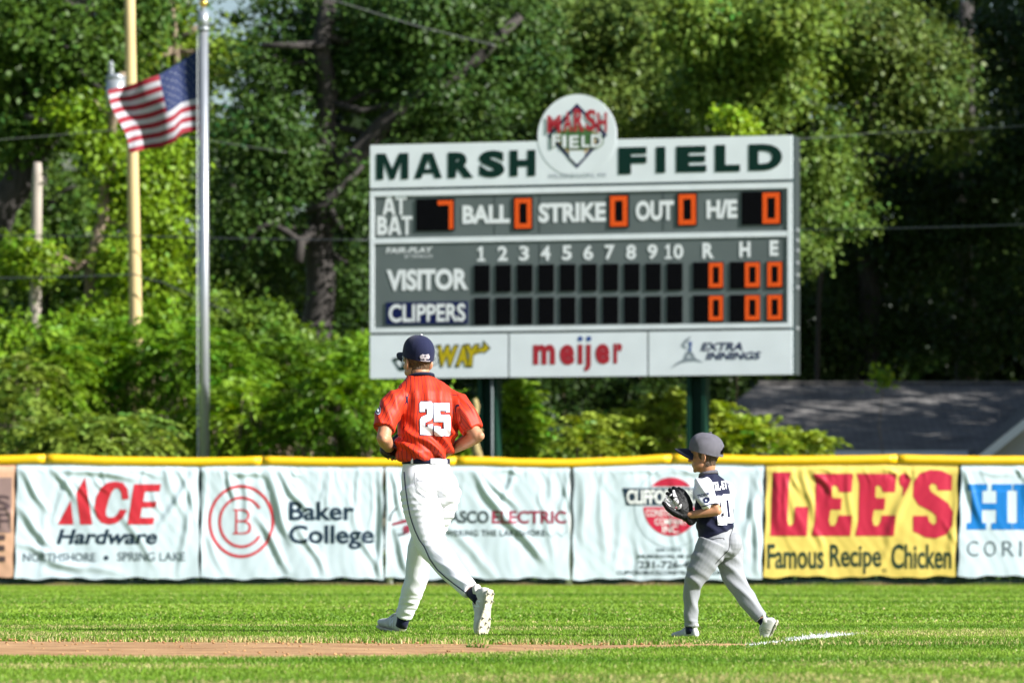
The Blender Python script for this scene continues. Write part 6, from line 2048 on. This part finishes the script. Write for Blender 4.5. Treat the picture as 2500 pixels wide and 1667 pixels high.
G1, G2, G3, G4 = (0.085, 0.170, 0.014), (0.115, 0.200, 0.018), (0.125, 0.185, 0.035), (0.065, 0.130, 0.014)
sumacs = [
    ("leafy sumac shrub at the far left end above the tan banner", 86, [(20, 1030, 90, 80), (60, 940, 60, 60)], 300, G3),
    ("big sumac shrub with drooping fronds above the ACE banner's left half", 87, [(130, 960, 100, 110), (150, 890, 70, 60)], 420, G2),
    ("tallest sumac shrub at the foot of the tan utility pole", 88, [(290, 850, 90, 70), (330, 920, 120, 90), (240, 930, 90, 90)], 520, G1),
    ("low dull green sumac shrub just over the yellow rail left of the flagpole", 76, [(200, 1080, 120, 45), (320, 1075, 90, 40), (120, 1090, 90, 35)], 380, G3),
    ("sumac shrub right behind the flagpole with long hanging fronds", 87, [(470, 890, 100, 90), (550, 930, 90, 90)], 460, G1),
    ("sumac shrub with feathery fronds right of the flagpole above the Baker banner", 86, [(590, 1030, 110, 90), (500, 1060, 90, 70)], 420, G2),
    ("sumac shrub between the flagpole and the adult's cap", 88, [(690, 900, 90, 70), (750, 960, 90, 80), (640, 970, 90, 80)], 440, G4),
    ("bright sumac shrub just left of the adult's shoulder", 85, [(830, 990, 70, 100), (770, 1070, 90, 60), (870, 910, 50, 70)], 400, G1),
    ("fern like sumac shrub right of the left scoreboard post", 81.8, [(1262, 1005, 30, 55), (1268, 1062, 45, 50)], 210, G2),
    ("sumac shrub with pale upright frond tips under the middle of the scoreboard", 80, [(1460, 1080, 60, 40), (1530, 1070, 65, 50), (1420, 1075, 35, 35)], 270, (0.150, 0.205, 0.032)),
    ("sumac shrub against the left side of the right scoreboard post", 80.5, [(1600, 1055, 60, 60), (1640, 1020, 30, 40), (1560, 1090, 55, 40)], 320, (0.150, 0.205, 0.030)),
    ("yellow green sumac shrub behind the child's cap, right of the post", 81.5, [(1780, 1075, 50, 40), (1845, 1085, 70, 35), (1760, 1040, 25, 35)], 280, (0.150, 0.215, 0.025)),
    ("small sumac shrub tip in front of the house roof", 82, [(1980, 1100, 40, 25), (1920, 1098, 40, 25)], 110, (0.150, 0.210, 0.028)),
]
for i, (lab, d, e, n, tint) in enumerate(sumacs):
    shrub("sumac_shrub", lab, d, e, n, 500 + i, tint, length=.55, up=(1.1 if i >= 8 else .3))
leafy = [
    ("leafy bush behind the sumacs at the far left under the short grey pole", 91, [(40, 850, 110, 80), (170, 840, 90, 70)], 5200, (0.100, 0.185, 0.012)),
    ("leafy bush on the slope between the two wooden poles", 91.5, [(240, 790, 80, 60), (380, 800, 90, 70)], 4200, (0.110, 0.195, 0.012)),
    ("leafy bush with small dull leaves behind the flagpole", 92, [(480, 780, 100, 80), (590, 830, 90, 80)], 5200, (0.080, 0.140, 0.020)),
    ("leafy bush under the oak trunk", 91, [(690, 850, 80, 60), (790, 890, 80, 70), (640, 780, 60, 50)], 4800, (0.080, 0.145, 0.020)),
    ("bright leafy bush left of the scoreboard's lower left corner", 86, [(875, 870, 50, 60), (870, 950, 60, 80), (900, 1040, 70, 80)], 4200, (0.100, 0.195, 0.012)),
    ("leafy bush behind the adult's right shoulder", 84, [(1060, 1030, 80, 80), (1130, 1070, 60, 50), (990, 1020, 70, 90)], 4200, (0.100, 0.190, 0.014)),
    ("leafy bush low behind the rail right of the left scoreboard post", 82, [(1280, 1098, 70, 30), (1350, 1108, 60, 25)], 2400, (0.085, 0.150, 0.016)),
]
leafy += [("bush tinted dark as deep shade in the gap under the middle of the scoreboard", 101, [(1300, 1000, 110, 90), (1440, 970, 110, 90), (1570, 960, 110, 100), (1400, 1060, 140, 50)], 7500, (0.016, 0.034, 0.006)),  # near-black leaves paint the deep shade under the board
          ("bush tinted dark as deep shade in the gap between the scoreboard and the house roof", 103.5, [(1760, 960, 110, 80), (1690, 1010, 90, 90)], 4000, (0.016, 0.034, 0.006))]  # same shade-dark leaf colour fills the gap beside the house
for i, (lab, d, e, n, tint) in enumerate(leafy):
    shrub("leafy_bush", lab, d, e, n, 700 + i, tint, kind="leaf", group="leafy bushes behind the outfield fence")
# a lime spray over the board's top edge and one over the roof ridge: young tree tips standing behind
for lab, d, tr, e, n, sd in (("young sapling whose lime tip shows over the scoreboard's top edge", 86, [(1800, 1340), (1798, 700), (1790, 300)], [(1785, 292, 24, 20), (1810, 315, 34, 18), (1760, 285, 14, 12)], 900, 801),
                             ("young sapling whose small lime tip shows over the house roof ridge", 94.5, [(2150, 1340), (2152, 1100), (2154, 925)], [(2154, 922, 14, 14)], 200, 802)):
    tree("sapling", lab, d, tr, .014, .008, e, n, .11, (0.18, 0.27, 0.015), sd, .22, group="saplings", nl=4, lr=.012, bark='bark_pale', hollow=.1)
# ---------------------------------------------------------------- grass
def blade_mat():
    m, nt, b = new_mat("grass_blade")
    at = nt.nodes.new("ShaderNodeAttribute"); at.attribute_name = "Col"
    nt.links.new(at.outputs["Color"], b.inputs["Base Color"])
    b.inputs["Roughness"].default_value = 0.5
    b.inputs["Specular IOR Level"].default_value = 0.3
    t = nt.nodes.new("ShaderNodeBsdfTranslucent"); nt.links.new(at.outputs["Color"], t.inputs[0])
    x = nt.nodes.new("ShaderNodeMixShader"); x.inputs[0].default_value = 0.35
    nt.links.new(b.outputs[0], x.inputs[1]); nt.links.new(t.outputs[0], x.inputs[2]); nt.links.new(x.outputs[0], nt.nodes["Material Output"].inputs[0])
    return m
M['blade'] = blade_mat()

def vnoise(x, y, seed, sx, sy):
    """smooth value noise on arrays"""
    r = np.random.default_rng(seed)
    T = r.random((256, 256))
    u, v = x * sx + 1000, y * sy + 1000
    i, j = np.floor(u).astype(int), np.floor(v).astype(int)
    a, b = u - i, v - j
    a = a * a * (3 - 2 * a); b = b * b * (3 - 2 * b)
    g = lambda p, q: T[p % 256, q % 256]
    return (g(i, j) * (1 - a) + g(i + 1, j) * a) * (1 - b) + (g(i, j + 1) * (1 - a) + g(i + 1, j + 1) * a) * b

def blades(name, x, y, h, w, col, seed, lean=.5):
    r = np.random.default_rng(seed)
    N = len(x)
    yaw = r.uniform(0, 2 * np.pi, N)
    ld = r.uniform(0, 2 * np.pi, N)
    la = np.abs(r.normal(0, lean, N)) * h
    sx, sy = np.cos(yaw) * w / 2, np.sin(yaw) * w / 2
    lx, ly = np.cos(ld) * la, np.sin(ld) * la
    v = np.empty((N, 5, 3), np.float32)
    v[:, 0] = np.stack([x - sx, y - sy, np.zeros(N)], 1)
    v[:, 1] = np.stack([x + sx, y + sy, np.zeros(N)], 1)
    v[:, 2] = np.stack([x + sx * .8 + lx * .35, y + sy * .8 + ly * .35, h * .6], 1)
    v[:, 3] = np.stack([x - sx * .8 + lx * .35, y - sy * .8 + ly * .35, h * .6], 1)
    v[:, 4] = np.stack([x + lx, y + ly, h * (1 - .25 * np.minimum(1, la / h))], 1)
    me = D.meshes.new(name)
    me.vertices.add(N * 5); me.vertices.foreach_set("co", v.reshape(-1))
    idx = (np.arange(N)[:, None] * 5 + np.array([0, 1, 2, 3, 3, 2, 4])[None, :]).astype(np.int32).reshape(-1)
    me.loops.add(N * 7); me.loops.foreach_set("vertex_index", idx)
    me.polygons.add(N * 2)
    ls = (np.arange(N)[:, None] * 7 + np.array([0, 4])[None, :]).astype(np.int32).reshape(-1)
    me.polygons.foreach_set("loop_start", ls)
    me.polygons.foreach_set("loop_total", np.tile(np.array([4, 3], np.int32), N))
    at = me.color_attributes.new("Col", 'FLOAT_COLOR', 'POINT')
    c = np.ones((N, 5, 4), np.float32)
    c[:, :, :3] = col[:, None, :]
    at.data.foreach_set("color", c.reshape(-1))
    me.update(calc_edges=True)
    return me

def in_dirt(x, y):
    """>0 inside the dirt strip, in metres from its nearer edge"""
    px = CX + x / y * F
    py = HOR + F * CAMH / y
    fx_, fy_ = zip(*DIRT_FAR); nx_, ny_ = zip(*DIRT_NEAR)
    pf, pn = np.interp(px, fx_, fy_), np.interp(px, nx_, ny_)
    df, dn = F * CAMH / (pf - HOR), F * CAMH / (pn - HOR)
    j = 0.07 * (vnoise(x, y, 9, 2.2, 2.2) - .5) + 0.05 * (vnoise(x, y, 10, 7, 7) - .5)
    return np.where(px < 1830, np.minimum(df + j - y, y - dn - j), -5), df, dn

def line_dist(x, y):
    dx, dy = x - LINE_A.x, y - LINE_A.y
    t = dx * LINE_DIR.x + dy * LINE_DIR.y
    return dx * LINE_PER.x + dy * LINE_PER.y, t

def grass_zone(name, d0, d1, n, h, w, seed, margin=1.3):
    r = np.random.default_rng(seed)
    # even density over the trapezoid in view
    u = r.random(n)
    y = np.sqrt(d0 * d0 + (d1 * d1 - d0 * d0) * u)
    x = (r.random(n) * 2 - 1) * y * 1250 / F * margin
    q, df, dn = in_dirt(x, y)
    far = y > (df + dn) / 2
    keep = (q < 0) | ((q < .12) & (r.random(n) < .35 * far))
    lipd = np.where(far, y - df, 99)
    x, y, q, far, lipd = x[keep], y[keep], q[keep], far[keep], lipd[keep]
    N = len(x)
    hh = h * r.uniform(.55, 1.25, N)
    lip = np.exp(-np.clip(lipd, 0, None) / .55) * (y < 29)
    hh *= 1 + .55 * lip * r.random(N)
    ww = w * r.uniform(.7, 1.3, N)
    # tone: cross stripes of the mower, dry patches, blade by blade change
    st = vnoise(x, y, 1, .16, .62)
    st2 = vnoise(x, y, 2, .5, 1.6)
    mow = 0.5 + 0.5 * np.sin(y * 1.25 + 1.2 * vnoise(x, y, 3, .1, .2) * 6)
    tone = .45 * st + .20 * st2 + .35 * mow
    green = np.array([0.095, 0.205, 0.010]); light = np.array([0.230, 0.355, 0.036]); dry = np.array([0.50, 0.43, 0.18])
    c = green + (light - green) * np.clip((tone - .25) / .5, 0, 1)[:, None]
    pd = np.clip((vnoise(x, y, 4, .7, 1.1) - .62) * 2.2, 0, .4) * (y < 34) + .42 * lip + .04
    isdry = (r.random(N) < pd)[:, None]
    c = np.where(isdry, dry * r.uniform(.7, 1.15, (N, 1)), c)
    c = c * r.uniform(.86, 1.16, (N, 1)) * 1.12
    far_y = np.clip((y - 55) / 14, 0, 1)[:, None]
    c = c * (1 - far_y) + far_y * (c * .45 + .55 * np.array([0.260, 0.370, 0.014]))
    ldist, t = line_dist(x, y)
    onl = (np.abs(ldist) < .065 + .05 * r.random(N)) & (t > -.1) & (t < 5.5) & (r.random(N) < np.where(t < 3.4, .9, .45))
    onl &= (t < 3.1 + .8 * r.random(N) ** 3)
    c = np.where(onl[:, None], np.array([0.78, 0.78, 0.78]) * r.uniform(.8, 1.05, (N, 1)), c)
    hh = np.where(onl & (t > 2.0) & (r.random(N) < .05), hh * 1.5, hh)
    hh = np.where(onl & (t < 1.6), hh * .5, hh)
    me = blades(name, x, y, hh, ww, c.astype(np.float32), seed + 1)
    return tag(obj(name, me, M['blade']), None, None, kind="stuff")

grass_zone("grass", 16.5, 24.8, 230000, .023, .006, 41)
grass_zone("grass", 24.8, 33.0, 230000, .027, .007, 42)
grass_zone("grass", 33.0, 66.6, 340000, .026, .017, 43, 1.35)

# weeds and dead grass along the foot of the fence
r = np.random.default_rng(61)
n = 40000
x = r.uniform(fx(-300), fx(2800), n); y = FY + .3 - np.abs(r.normal(0, 1.5, n))
clump = vnoise(x, y, 62, 1.6, .3) * .6 + vnoise(x, y, 63, 5, .5) * .4
h = .012 + .075 * np.clip(clump - .3, 0, 1) * r.uniform(.3, 1.2, n)
br = vnoise(x, y, 64, 1.1, .4) * .6 + r.random(n) * .4
c = np.where((br > .52)[:, None], np.array([.26, .185, .085]), np.array([.11, .17, .02])) * r.uniform(.6, 1.3, (n, 1))
tag(obj("weeds", blades("weeds", x, y, h, np.full(n, .012), c.astype(np.float32), 66, .35), M['blade']), None, None, kind="stuff")

# rough grass and low cover on the bank behind the fence
n = 60000
y = r.uniform(70.6, 100, n); x = (r.random(n) * 2 - 1) * y * .14
c = np.array([.05, .10, .014]) * r.uniform(.5, 1.4, (n, 1))
tag(obj("ground_cover", blades("ground_cover", x, y, r.uniform(.08, .35, n), np.full(n, .05), c.astype(np.float32), 67, .5), M['blade']), None, None, kind="stuff")

# a leafy weed growing on the dirt
wd = thing("weed", "small green weed tuft growing on the dirt path below the adult", "weed", G(1158, 1590))
q = G(1158, 1590)
n = 60
me = blades("leaves", q.x + r.normal(0, .018, n), q.y + r.normal(0, .03, n), r.uniform(.02, .055, n), np.full(n, .010), (np.array([.09, .19, .012]) * r.uniform(.6, 1.2, (n, 1))).astype(np.float32), 68, .9)
obj("leaves", me, M['blade'], wd)
